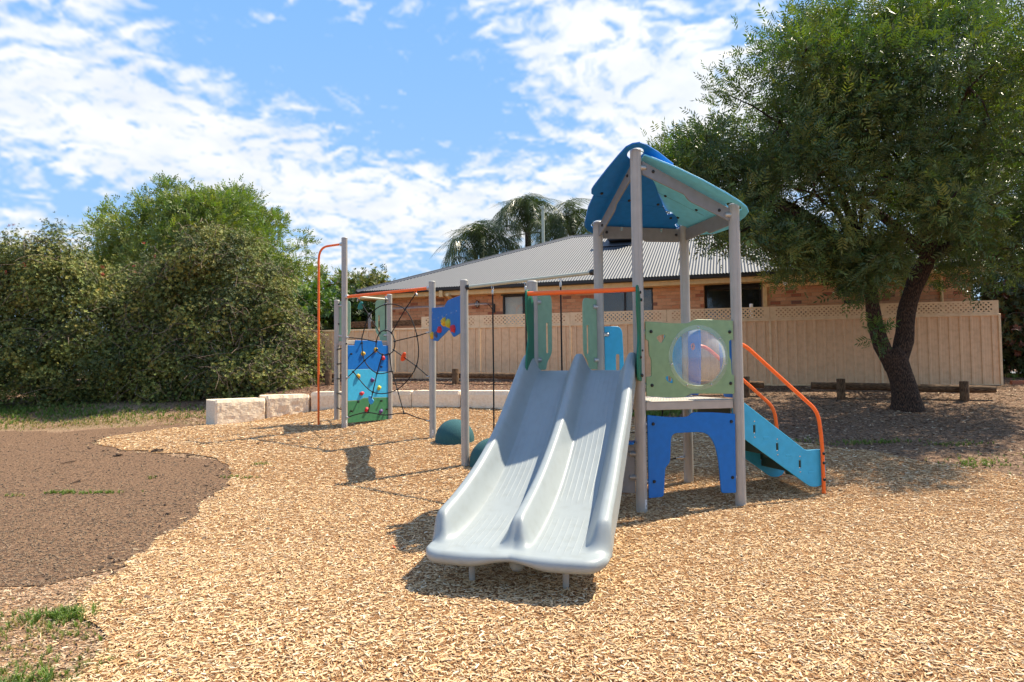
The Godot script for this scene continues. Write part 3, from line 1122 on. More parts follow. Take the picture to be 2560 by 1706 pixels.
# ---------------------------------------------------------------- main tower
const S := 1.131
func make_tower() -> void:
	var t := thing("play_tower", "playground tower with two-tone blue roof, grey posts and bubble window panel", "play tower", V(1.309, 0, 7.058), yaw(Vector2(1.309, 7.058), Vector2(2.409, 7.323)))
	var A := Vector3(-0.979, 0, -0.5655)
	var B := Vector3.ZERO
	var C := Vector3(S, 0, 0)
	var E := Vector3(S, 0, -S)
	var D := Vector3(0, 0, -S)
	post(t, A, 2.43)
	tagged_y = 0.0
	post(t, B, 3.755, true, 0.5)
	post(t, C, 3.235)
	post(t, D, 3.235)
	post(t, E, 3.235)
	# square deck with edge beams and raised dots
	var b := MB.new()
	b.panel(P2([0.07, -0.01, 1.06, -0.01, 1.06, 0.07, 1.141, 0.07, 1.141, 1.06, 1.06, 1.06, 1.06, 1.141, 0.07, 1.141, 0.07, 1.06, -0.01, 1.06, -0.01, 0.07, 0.07, 0.07]), [], 0.012, Transform3D(Basis(Vector3.RIGHT, -PI / 2), Vector3(0, 1.129, 0)), 0.002)
	for i in 14:
		for j in 14:
			var x := 0.12 + i * 0.0685
			var z := -0.12 - j * 0.0685
			b.lathe([Vector2(0.008, 1.135), Vector2(0.005, 1.139), Vector2(0, 1.1395)], Transform3D(Basis(), Vector3(x, 0, z)), 6)
	var dk := put("deck", b, mats.deck, t)
	for s in [[Vector3(0.5655, 1.083, -0.005), Vector3(1.0, 0.078, 0.03)], [Vector3(0.5655, 1.083, -1.126), Vector3(1.0, 0.078, 0.03)], [Vector3(0.005, 1.083, -0.5655), Vector3(0.03, 0.078, 1.0)], [Vector3(1.126, 1.083, -0.5655), Vector3(0.03, 0.078, 1.0)]]:
		b = MB.new()
		b.box(s[0], s[1], Basis(), 0.004)
		put("edge_beam", b, mats.deck, dk)
	# upper three-cornered deck and the riser between both decks
	b = MB.new()
	b.panel(P2([-0.93, 0.555, -0.03, 0.07, -0.012, 1.06, -0.06, 1.075, -0.93, 0.60]), [], 0.06, Transform3D(Basis(Vector3.RIGHT, -PI / 2), Vector3(0, 1.405, 0)), 0.004)
	put("upper_deck", b, mats.deck, t)
	board("riser", mats.deck, t, P2([0.06, 1.14, 1.07, 1.14, 1.07, 1.40, 0.06, 1.40]), [], 0.015, along(B, D, 0.03))
	# sage board with the bubble window
	var gx := Transform3D(Basis(), Vector3(0, 0, 0.022))
	var o := rounded([0.063, 1.19, 0.01, 0.30, 1.174, 0.1, 0.485, 1.169, 0.04, 0.552, 1.209, 0.05, 1.071, 1.196, 0.01, 1.071, 1.393, 0.008, 1.044, 1.40, 0.02, 1.038, 1.56, 0.02, 1.021, 1.585, 0.02, 1.021, 1.765, 0.02, 1.071, 1.775, 0.008, 1.071, 1.976, 0.01, 0.80, 1.984, 0.1, 0.622, 1.986, 0.04, 0.552, 1.944, 0.04, 0.36, 1.942, 0.1, 0.063, 1.962, 0.01, 0.063, 1.774, 0.008, 0.095, 1.765, 0.02, 0.099, 1.61, 0.02, 0.122, 1.575, 0.02, 0.12, 1.395, 0.015, 0.063, 1.387, 0.008])
	var tri_hole := rounded([0.172, 1.802, 0.04, 0.236, 1.726, 0.03, 0.288, 1.812, 0.03, 0.268, 1.829, 0.03])
	var egg := rounded([0.272, 1.385, 0.03, 0.30, 1.335, 0.05, 0.363, 1.315, 0.02, 0.365, 1.36, 0.05, 0.32, 1.402, 0.05])
	var g := board("window_board", mats.sage, t, o, [tri_hole, egg, circle(0.657, 1.586, 0.296, 48)], 0.019, gx)
	for p in [[0.123, 1.855], [1.027, 1.854], [0.124, 1.301], [1.025, 1.308]]:
		bolt(g, p[0], p[1], 0.0095)
	b = MB.new()
	var pr := [Vector2(0.342, 0.0), Vector2(0.342, 0.005), Vector2(0.302, 0.005)]
	for i in 13:
		var a := PI / 2 * i / 12.0
		pr.append(Vector2(0.296 * cos(a), 0.007 + 0.19 * sin(a)))
	var inside := []
	for i in 13:
		var a := PI / 2 * i / 12.0
		inside.append(Vector2(0.292 * cos(a), 0.006 + 0.186 * sin(a)))
	b.lathe(inside, Transform3D(Basis(Vector3.RIGHT, PI / 2), Vector3(0.657, 1.586, 0.0)), 48)
	b.lathe(pr, Transform3D(Basis(Vector3.RIGHT, PI / 2), Vector3(0.657, 1.586, 0.0)), 48)
	put("bubble_window", b, mats.bubble, g, Vector3(0, 0, 0.0105))
	for i in 7:
		var a := PI / 2 + TAU * i / 7
		put("screw", hw["screw"], mats.steel, g, Vector3(0.657 + cos(a) * 0.318, 1.586 + sin(a) * 0.318, 0.0156))
	for p in [[1.855], [1.301]]:
		bracket(t, Vector3(0.045, p[0], 0.003), Vector3.RIGHT)
		bracket(t, Vector3(S - 0.045, p[0], 0.003), Vector3.LEFT)
	# blue arch board under the deck
	o = rounded([0.068, 0.15, 0.01, 0.232, 0.158, 0.03, 0.256, 0.454, 0.03, 0.303, 0.495, 0.03, 0.314, 0.54, 0.02, 0.33, 0.803, 0.07, 0.735, 0.808, 0.12, 0.832, 0.67, 0.1, 0.866, 0.49, 0.05, 0.892, 0.159, 0.03, 1.062, 0.155, 0.01, 1.071, 0.985, 0.01, 0.80, 1.008, 0.1, 0.58, 1.014, 0.03, 0.518, 0.967, 0.03, 0.33, 0.966, 0.1, 0.068, 0.997, 0.01])
	g = board("arch_board", mats.blue, t, o, [], 0.019, gx)
	for p in [[0.128, 0.905], [1.022, 0.905], [0.128, 0.318], [1.022, 0.318]]:
		bolt(g, p[0], p[1], 0.0095)
		bracket(t, Vector3(0.045 if p[0] < 0.5 else S - 0.045, p[1], 0.003), Vector3.RIGHT if p[0] < 0.5 else Vector3.LEFT)
	# roof beams
	var rb := rounded([0.066, 3.502, 0.01, 0.55, 3.312, 0.02, 0.585, 3.262, 0.03, 0.62, 3.238, 0.02, 1.072, 3.05, 0.01, 1.078, 3.185, 0.01, 0.066, 3.645, 0.01])
	for s in [along(B, C), along(B, D)]:
		var m := board("roof_beam", mats.board_grey, t, rb, [], 0.022, s)
		bolt(m, 0.19, 3.535, 0.011 if s.basis.x.x > 0.5 else -0.011, 1.0 if s.basis.x.x > 0.5 else -1.0)
		bolt(m, 0.95, 3.16, 0.011 if s.basis.x.x > 0.5 else -0.011, 1.0 if s.basis.x.x > 0.5 else -1.0)
	bracket(t, Vector3(0.045, 3.57, 0.012), Vector3.RIGHT)
	bracket(t, Vector3(S - 0.045, 3.115, 0.012), Vector3.LEFT)
	bracket(t, Vector3(0.012, 3.13, -S + 0.045), Vector3.BACK)
	var fl := rounded([0.066, 3.04, 0.01, 0.50, 3.056, 0.02, 0.57, 3.056, 0.02, 0.61, 3.02, 0.03, 1.066, 3.03, 0.02, 1.066, 3.192, 0.01, 0.066, 3.188, 0.01])
	for s in [along(D, E), along(E, C)]:
		var m := board("roof_beam", mats.board_grey, t, fl, [], 0.022, s)
		var f := 1.0 if s.basis.x.x > 0.5 else -1.0
		bolt(m, 0.11, 3.115, 0.011 * f, f)
		bolt(m, 1.02, 3.115, 0.011 * f, f)
		for x in [0.30, 0.82]:
			var k := MB.new()
			k.box(Vector3(x, 3.182, 0.014 * f), Vector3(0.05, 0.003, 0.03))
			k.box(Vector3(x, 3.162, 0.0135 * f), Vector3(0.028, 0.04, 0.003))
			k.lathe([Vector2(0.009, 0), Vector2(0.009, 0.006), Vector2(0, 0.007)], Transform3D(Basis(Vector3.RIGHT, PI / 2 * f), Vector3(x, 3.158, 0.014 * f)), 6)
			put("angle_clip", k, mats.steel, m)
	# roof: blue half falls away from the front, turquoise half falls to the right; they interlock on the diagonal
	var k := 0.455
	var by := Vector3(0, -k, -1.0).normalized()
	var bz := Vector3.RIGHT.cross(by).normalized()
	var bl := sqrt(1.0 + k * k)
	var roof_xf := Transform3D(Basis(Vector3.RIGHT, by, bz), Vector3(0, 3.732, 0))
	var blue_top := [[0.49, 0.12], [0.25, -0.025], [0.067, -0.116], [-0.008, -0.134], [-0.081, -0.113], [-0.134, -0.063], [-0.174, 0.063], [-0.224, 0.258], [-0.277, 0.51], [-0.282, 0.57], [-0.262, 0.63], [-0.226, 0.652], [0.70, 0.80], [0.63, 0.70], [0.52, 0.57], [0.40, 0.40], [0.52, 0.30], [0.56, 0.22]]
	var blue_low := [[-0.226, 0.6535], [-0.222, 0.85], [-0.17, 1.117], [-0.147, 1.184], [-0.08, 1.263], [0.0, 1.301], [0.25, 1.34], [0.56, 1.36], [0.86, 1.34], [1.10, 1.28], [1.12, 1.20], [0.98, 1.09], [1.0, 1.04], [0.96, 0.95], [0.87, 0.90], [0.81, 0.92], [0.703, 0.8015]]
	var n1 := PackedVector2Array()
	for p in blue_top:
		n1.append(Vector2(p[0], p[1] * bl))
	var m1 := board("roof_board", mats.blue, t, n1, [circle(0.004, 0.012, 0.088, 28, 0.088)], 0.019, roof_xf)
	m1.set_meta("label", "upper royal blue roof board with the post standing through its hole")
	n1 = PackedVector2Array()
	for p in blue_low:
		n1.append(Vector2(p[0], p[1] * bl))
	var m2 := board("roof_board", mats.blue, t, n1, [circle(0.0, S * bl, 0.082, 28), circle(S - 0.03, (S + 0.03) * bl, 0.055, 20)], 0.019, roof_xf)
	for p in [[-0.146, 0.61], [0.222, 0.70], [0.600, 0.74]]:
		put("bolt", hw["bolt"], mats.black, m1, Vector3(p[0], p[1] * bl, 0.0095 * -signf(bz.y)), Basis(Vector3.RIGHT, PI) if bz.y > 0 else Basis())
	put("bolt", hw["bolt"], mats.black, m2, Vector3(0.87, 0.96 * bl, 0.0095 * -signf(bz.y)), Basis(Vector3.RIGHT, PI) if bz.y > 0 else Basis())
	var tx := Vector3(1.0, -k, 0).normalized()
	var ty := Vector3(0, 0, -1)
	var tz := tx.cross(ty).normalized()
	var txf := Transform3D(Basis(tx, ty, tz), Vector3(0, 3.732, 0))
	var tq := [[0.075, -0.05], [0.217, -0.093], [0.399, -0.146], [0.677, -0.178], [0.934, -0.179], [1.12, -0.157], [1.214, -0.119], [1.279, -0.05], [1.32, 0.079], [1.345, 0.203], [1.404, 0.552], [1.395, 0.821], [1.33, 1.079], [1.27, 1.19], [1.17, 1.22], [1.08, 1.18], [0.985, 1.095], [0.965, 0.975], [0.850, 0.885], [0.79, 0.92], [0.665, 0.768], [0.545, 0.615], [0.42, 0.44], [0.37, 0.415], [0.335, 0.44], [0.285, 0.395], [0.10, 0.11]]
	n1 = PackedVector2Array()
	for p in tq:
		n1.append(Vector2(p[0] * bl, p[1]))
	var m3 := board("roof_board", mats.turquoise, t, n1, [circle(S * bl, 0.0, 0.085, 28), circle((S - 0.01) * bl, S - 0.0, 0.06, 20)], 0.019, txf)
	m3.set_meta("label", "turquoise roof board that falls towards the stairs")
	for p in [[0.614, 0.561], [0.966, 0.497], [0.955, 0.925]]:
		put("bolt", hw["bolt"], mats.black, m3, Vector3(p[0] * bl, p[1], 0.0095 * -signf(tz.y)), Basis(Vector3.RIGHT, PI) if tz.y > 0 else Basis())
	# joint line of the turquoise board
	b = MB.new()
	b.box(Vector3(0.80 * bl, 0.56, -0.0098 * signf(tz.y)), Vector3(0.62, 0.003, 0.001), Basis(Vector3.BACK, -0.06))
	put("joint", b, mats.black, m3)
	# mint hand boards at the opening between posts A and D
	for s in [[A, D, 1.0], [D, A, -1.0]]:
		var xf := along(s[0], s[1])
		var gp := slotted_grip(false)
		xf.origin.y = 1.41
		var m := board("hand_board", mats.mint, t, gp[0], gp[1], 0.019, xf)
		for y in [0.17, 0.80]:
			bracket(t, xf * Vector3(0.05, y, 0.012 * (1 if s[2] > 0 else -1)), xf.basis.x)
	# light blue hand boards at the back opening between posts D and E
	for s in [[D, E, 1.0], [E, D, -1.0]]:
		var xf := along(s[0], s[1])
		var m := board("hand_board", mats.sky_blue, t, rounded([0.062, 1.16, 0.01, 0.30, 1.16, 0.03, 0.303, 1.55, 0.05, 0.29, 1.93, 0.06, 0.25, 1.985, 0.06, 0.062, 1.982, 0.01]), [slot(0.228, 1.48, 0.05, 0.34)], 0.019, xf)
		bracket(t, xf * Vector3(0.05, 1.885, 0.012 * s[2]), xf.basis.x)
		bracket(t, xf * Vector3(0.05, 1.25, 0.012 * s[2]), xf.basis.x)
	# blue boards with orange eyes where the handrails start
	for s in [[C, E, -1.0], [E, C, 1.0]]:
		var xf := along(s[0], s[1])
		var m := board("rail_board", mats.blue, t, rounded([0.062, 1.15, 0.01, 0.27, 1.15, 0.03, 0.33, 1.30, 0.05, 0.345, 1.60, 0.05, 0.355, 1.88, 0.05, 0.33, 1.955, 0.05, 0.062, 1.96, 0.01]), [], 0.019, xf)
		b = MB.new()
		var ring := []
		for i in 24:
			ring.append(Vector3(0.195 + cos(TAU * i / 24) * 0.032, 1.733 + sin(TAU * i / 24) * 0.032, s[2] * 0.012))
		b.tube(ring, 0.011, 8, false, true)
		put("eye_ring", b, mats.orange, m)
		bolt(m, 0.195, 1.733, 0.0095 * s[2], s[2])
	# hood boards and orange bar over the top of the slide
	var sx := (B - A).normalized()
	var so := sx.cross(Vector3.UP).normalized()
	if so.z < 0: so = -so
	for s in [[A, 1.0], [B, -1.0]]:
		var org: Vector3 = s[0] + sx * 0.022
		var xf := Transform3D(Basis(so, Vector3.UP, so.cross(Vector3.UP)), org)
		var m := board("hood_board", mats.dark_green, t, rounded([0.06, 1.345, 0.02, 0.34, 1.36, 0.04, 0.365, 1.42, 0.05, 0.365, 1.62, 0.08, 0.265, 1.78, 0.1, 0.29, 1.9, 0.06, 0.355, 2.09, 0.1, 0.345, 2.295, 0.05, 0.25, 2.315, 0.04, 0.06, 2.20, 0.03]), [], 0.019, xf)
		for p in [[0.12, 2.25], [0.04, 2.18], [0.03, 1.66], [0.18, 1.59], [0.16, 1.41], [0.05, 1.405]]:
			bolt(m, p[0], p[1], 0.0095 * -s[1] * signf(xf.basis.z.dot(sx)), -s[1] * signf(xf.basis.z.dot(sx)))
		for y in [1.60, 2.13]:
			bracket(t, s[0] + so * 0.045 + Vector3.UP * y, so)
	b = MB.new()
	b.tube([A + sx * 0.022 + so * 0.30 + Vector3.UP * 2.262, B + sx * 0.022 + so * 0.30 + Vector3.UP * 2.262], 0.024, 18)
	put("grab_bar", b, mats.orange, t)
	# grey counter board under the upper deck, with a blue shelf
	var cx := along(A, B)
	var m4 := board("counter_board", mats.board_grey, t, P2([0.62, 0.20, 1.07, 0.20, 1.07, 0.70, 0.62, 0.70]), [], 0.019, cx)
	b = MB.new()
	b.box(Vector3(0.84, 0.716, 0.02), Vector3(0.46, 0.024, 0.22), Basis(), 0.004)
	put("shelf", b, mats.blue, m4)
	for y in [0.36, 0.60]:
		bracket(t, cx * Vector3(S - 0.045, y, 0.016), -cx.basis.x)
	# short black climbing ropes below the back opening
	for l in [[Vector3(0.06, 0.40, -S), Vector3(S - 0.06, 0.38, -S)], [Vector3(0.06, 0.74, -S - 0.02), Vector3(S - 0.06, 0.72, -S - 0.02)]]:
		b = MB.new()
		b.tube(spline([l[0], l[0].lerp(l[1], 0.5) + Vector3(0, -0.03, 0), l[1]], 5), 0.009, 8)
		put("climbing_rope", b, mats.rope, t)
	b = MB.new()
	b.tube([Vector3(0.82, 0.30, -S - 0.25), Vector3(0.82, 1.08, -S)], 0.009, 8)
	put("climbing_rope", b, mats.rope, t)
	b = MB.new()
	b.lathe([Vector2(0.02, 0), Vector2(0.02, 0.05), Vector2(0.012, 0.07), Vector2(0.012, 0.12)], Transform3D(Basis(Vector3.BACK, PI / 2), Vector3(S - 0.05, 0.38, -S)), 12)
	put("rope_ferrule", b, mats.steel, t)

# ---------------------------------------------------------------- stairs
func make_stairs() -> void:
	var t := thing("stairs", "light blue playground stairs with orange handrails leading up to the deck", "stairs", V(1.309, 0, 7.058), yaw(Vector2(1.309, 7.058), Vector2(2.409, 7.323)))
	var o := rounded([1.155, 0.80, 0.02, 1.311, 0.683, 0.05, 2.06, 0.165, 0.05, 2.115, 0.133, 0.04, 2.225, 0.131, 0.05, 2.295, 0.18, 0.06, 2.312, 0.337, 0.1, 2.300, 0.50, 0.1, 2.270, 0.548, 0.04, 2.085, 0.543, 0.06, 2.045, 0.55, 0.03, 1.313, 1.084, 0.04, 1.262, 1.112, 0.03, 1.155, 1.112, 0.02])
	for b0 in [0.17, 0.90]:
		var holes := []
		for i in 3:
			holes.append(slot(1.42 + i * 0.28, 0.797 - i * 0.202, 0.028, 0.095))
		var g := board("stringer", mats.sky_blue, t, o, holes, 0.019, Transform3D(Basis(), Vector3(0, 0, -b0)))
		for i in 3:
			var x := 1.42 + i * 0.28
			var y := 0.797 - i * 0.202
			var m := MB.new()
			m.box(Vector3(x, y, 0), Vector3(0.018, 0.075, 0.02), Basis(), 0.002)
			put("riser_tenon", m, mats.deep_green, g)
			m = MB.new()
			m.box(Vector3(x + 0.142, y - 0.102, 0.0055), Vector3(0.075, 0.028, 0.012), Basis(), 0.002)
			put("tread_tenon", m, mats.sky_blue, g)
			for s in [-1, 1]:
				put("screw", hw["screw"], mats.steel, g, Vector3(x, y + s * 0.086, 0.0095))
	for i in 4:
		var m := MB.new()
		m.box(Vector3(1.285 + i * 0.28 - 0.003, 0.905 - i * 0.202, -0.535), Vector3(0.275, 0.02, 0.705), Basis(), 0.003)
		put("tread", m, mats.deck, t)
		m = MB.new()
		m.panel(P2([0.185, -0.11, 0.30, -0.11, 0.30, -0.14, 0.42, -0.14, 0.42, -0.11, 0.886, -0.11, 0.886, 0.105, 0.185, 0.105]), [slot(0.36, -0.10, 0.06, 0.0601)] if false else [], 0.019, Transform3D(Basis(Vector3(0, 0, -1), Vector3.UP, Vector3(1, 0, 0)), Vector3(1.14 + i * 0.28, 1.0 - i * 0.202 - 0.005, 0)))
		put("riser", m, mats.deep_green, t)
	for b0 in [0.13, 0.94]:
		var m := MB.new()
		m.tube(bent([Vector3(1.135, 1.735, -b0), Vector3(1.285, 1.735, -b0), Vector3(2.205, 0.972, -b0), Vector3(2.247, 0.62, -b0), Vector3(2.255, -0.15, -b0)], 0.12, 8), 0.021, 16)
		var g := put("handrail", m, mats.orange, t)
		if b0 < 0.5:
			for y in [0.505, 0.40, 0.215]:
				put("bolt", hw["bolt"], mats.black, g, Vector3(2.25, y, -b0 + 0.018))

# ---------------------------------------------------------------- slide
const BED := [-0.08, 1.40, -0.03, 1.445, 0.03, 1.462, 0.12, 1.452, 0.25, 1.395, 0.5, 1.225, 0.8, 1.0, 1.1, 0.79, 1.4, 0.615, 1.7, 0.475, 2.0, 0.372, 2.3, 0.298, 2.5, 0.262, 2.66, 0.240, 2.80, 0.226]
const WALL := [-0.08, 0.0, -0.03, 0.03, 0.03, 0.12, 0.09, 0.178, 0.14, 0.188, 0.3, 0.185, 0.8, 0.2, 1.4, 0.225, 1.9, 0.21, 2.25, 0.19, 2.38, 0.178, 2.43, 0.158, 2.47, 0.105, 2.505, 0.045, 2.54, 0.01, 2.57, 0.0, 2.8, 0.0]
func bump(w: float, c: float, inner: float, outer: float) -> float:
	# 1 on the crest, falling to 0 at the foot of a wall
	var a := absf(w - c)
	if a <= inner: return 1.0
	if a >= outer: return 0.0
	var k := (a - inner) / (outer - inner)
	return 0.5 + 0.5 * cos(PI * k)

func make_slide() -> void:
	var at := V(0.7665, 0, 7.2185)
	var t := thing("slide", "light grey double slide with a raised divider running down the middle", "slide", at, yaw(Vector2(0.224, 7.379), Vector2(1.309, 7.058)))
	var ws := []
	var w := -1.0
	# across: -1..1 of the half width, denser on walls and ribs
	var across := [-1.0, -0.995, -0.985, -0.965, -0.94, -0.91, -0.88, -0.85, -0.82, -0.79, -0.76]
	var ribs := []
	for i in 7:
		ribs.append(-0.70 + i * 0.0755)
	for r in ribs:
		for q in [-0.0085, -0.005, 0.0, 0.005, 0.0085]:
			across.append(r + q)
	across.append_array([-0.215, -0.19, -0.165, -0.14, -0.115, -0.09, -0.065, -0.045, -0.02])
	var full := across.duplicate()
	full.append(0.0)
	for i in range(across.size() - 1, -1, -1):
		full.append(-across[i])
	var stations := []
	var s := -0.08
	while s < 2.64:
		stations.append(s)
		s += 0.012 if s < 0.16 else 0.012 if s > 2.34 else 0.04
	var tops := []
	var tn := 2.645
	var rings := []
	var all := stations.duplicate()
	for i in 11:
		all.append(10.0 + i)   # rounded nose
	for q in all:
		var nose := 0.0
		var tt: float = q
		var th := 0.0
		if q > 9.0:
			th = PI / 2 * (q - 10.0) / 10.0
			tt = tn
		var bed := smooth_table(tt, BED)
		var wall := smooth_table(tt, WALL)
		var mid_wall := smooth_table(tt - 0.04, WALL) if tt > 0.6 else wall * 0.97
		var half := table(tt, [-0.08, 0.60, 0.3, 0.60, 1.4, 0.605, 2.2, 0.635, 2.5, 0.655, 2.65, 0.652])
		var thick := table(tt, [-0.08, 0.05, 0.3, 0.07, 2.0, 0.10, 2.5, 0.105, 2.65, 0.098])
		var top := PackedVector3Array()
		var low := PackedVector3Array()
		for u in full:
			var x: float = u * half
			var out := 0.0
			if absf(u) > 0.9:
				out = wall * bump(absf(x), half - 0.052, 0.018, 0.13)
				if absf(x) > half - 0.034:
					out = wall * (1.0 - 0.22 * pow((absf(x) - half + 0.034) / 0.034, 2.0))
			else:
				out = wall * bump(absf(x), half - 0.052, 0.018, 0.13)
			var m := mid_wall * bump(x, 0.0, 0.018, 0.125)
			var rib := 0.0
			for r in ribs:
				if absf(absf(u) - absf(r)) < 0.0055:
					rib = 0.0022
			rib *= smoothstep(0.05, 0.2, tt) * (1.0 - smoothstep(1.75, 1.85, tt) * (1.0 - smoothstep(2.0, 2.1, tt))) * (1.0 - smoothstep(2.52, 2.6, tt))
			var y := bed + maxf(out, m) + rib
			# each lane ends in a shallow rounded lip
			var lane := 1.0 - pow(clampf((absf(x) - 0.33) / 0.33, -1, 1), 2.0)
			var push := 0.05 * lane * smoothstep(2.2, 2.65, tt)
			var cu := clampf((absf(u) - 0.78) / 0.22, 0, 1)
			var corner := (1.0 - sqrt(maxf(0.0, 1.0 - cu * cu))) * 0.13 * smoothstep(2.3, 2.65, tt)
			var yb := bed - thick
			var edge := smoothstep(0.86, 1.0, absf(u))
			if tt < 2.2:
				yb = lerpf(bed - thick, bed - 0.03, edge * 0.6)
			yb += smoothstep(0.82, 1.0, absf(u)) * thick * 0.25 * smoothstep(2.0, 2.5, tt)
			yb += bump(x, 0.0, 0.02, 0.3) * 0.035 * smoothstep(2.2, 2.6, tt)
			var ru := clampf((absf(u) - 0.93) / 0.07, 0, 1)
			var sink := (1.0 - sqrt(maxf(0.0, 1.0 - ru * ru))) * (y - yb) * 0.5 * smoothstep(2.46, 2.56, tt)
			y -= sink
			yb += sink
			if th > 0.0:
				var yc := (y + yb) / 2
				var hr := (y - yb) / 2
				y = yc + hr * cos(th)
				yb = yc - hr * cos(th)
				push += 0.058 * sin(th) * (1.0 - smoothstep(0.9, 1.0, absf(u)) * 0.4)
			var z: float = tt + push - corner
			top.append(Vector3(x - 0.04, y, z))
			low.append(Vector3(x - 0.04, yb, z))
		var ring := PackedVector3Array()
		for p in top:
			ring.append(p)
		for i in range(low.size() - 1, -1, -1):
			ring.append(low[i])
		rings.append(ring)
	var b := MB.new()
	var m := rings.size()
	var c: int = rings[0].size()
	var nn := []
	for i in m:
		var row := PackedVector3Array()
		for k in c:
			var a: Vector3 = rings[mini(i + 1, m - 1)][k] - rings[maxi(i - 1, 0)][k]
			var d: Vector3 = rings[i][(k + 1) % c] - rings[i][(k + c - 1) % c]
			var x := a.cross(d)
			if x.length_squared() < 1e-14:
				x = Vector3.UP if k < c / 2 else Vector3.DOWN
			row.append(x.normalized())
		nn.append(row)
	# the vectors above point out of the shell when the top faces up
	var flip := -1.0 if nn[m / 2][c / 4].y < 0 else 1.0
	for i in m - 1:
		for k in c:
			var l := (k + 1) % c
			b.quad4(rings[i][k], rings[i][l], rings[i + 1][l], rings[i + 1][k], nn[i][k] * flip, nn[i][l] * flip, nn[i + 1][l] * flip, nn[i + 1][k] * flip)
	for k in range(1, c - 1):
		b.tri(rings[0][0], rings[0][k], rings[0][k + 1], Vector3.FORWARD)
	put("chute", b, mats.slide, t)
	for x in [-0.385, 0.30]:
		b = MB.new()
		b.tube([Vector3(x, -0.3, 2.47), Vector3(x, 0.19, 2.47)], 0.0225, 16)
		put("leg", b, mats.post, t)
	b = MB.new()
	b.lathe([Vector2(0.0, 0.075), Vector2(0.03, 0.08), Vector2(0.052, 0.105), Vector2(0.06, 0.2)], Transform3D(Basis(), Vector3(-0.04, 0, 2.5)), 18)
	put("boss", b, mats.slide, t)

# ---------------------------------------------------------------- second play group
const PH := Vector2(-0.67, 9.636)
const PG := Vector2(-1.373, 11.786)
const PF := Vector2(-3.211, 13.106)
const PJ := Vector2(-2.508, 13.992)
const PI_ := Vector2(-3.627, 14.158)
const PD := Vector2(1.044, 8.158)

func G3(p: Vector2, y := 0.0) -> Vector3:
	return V(p.x, y, p.y)

func hold_mesh(sd: int) -> ArrayMesh:
	var f := FastNoiseLite.new()
	f.seed = sd
	f.frequency = 1.1
	var b := MB.new()
	var rows := 6
	var cols := 10
	var pts := []
	for i in rows + 1:
		var row := []
		for j in cols:
			var th := PI / 2 * i / rows
			var ph := TAU * j / cols
			var d := Vector3(cos(ph) * cos(th), sin(ph) * cos(th), sin(th) * 0.8)
			row.append(d * (1.0 + f.get_noise_3dv(d * 1.5) * 0.55) * Vector3(1.0, 0.8, 1.0))
		pts.append(row)
	for i in rows:
		for j in cols:
			var l := (j + 1) % cols
			b.quad4(pts[i][j], pts[i][l], pts[i + 1][l], pts[i + 1][j], pts[i][j].normalized(), pts[i][l].normalized(), pts[i + 1][l].normalized(), pts[i + 1][j].normalized())
	return b.mesh()

func hold(parent: Node3D, x: float, y: float, z: float, s: float, m: Material, k: int, turn := 0.0) -> void:
	put("hold", hw["hold%d" % (k % 3)], m, parent, Vector3(x, y, z), (Basis(Vector3.BACK, turn)).scaled_local(Vector3(s, s, s)))

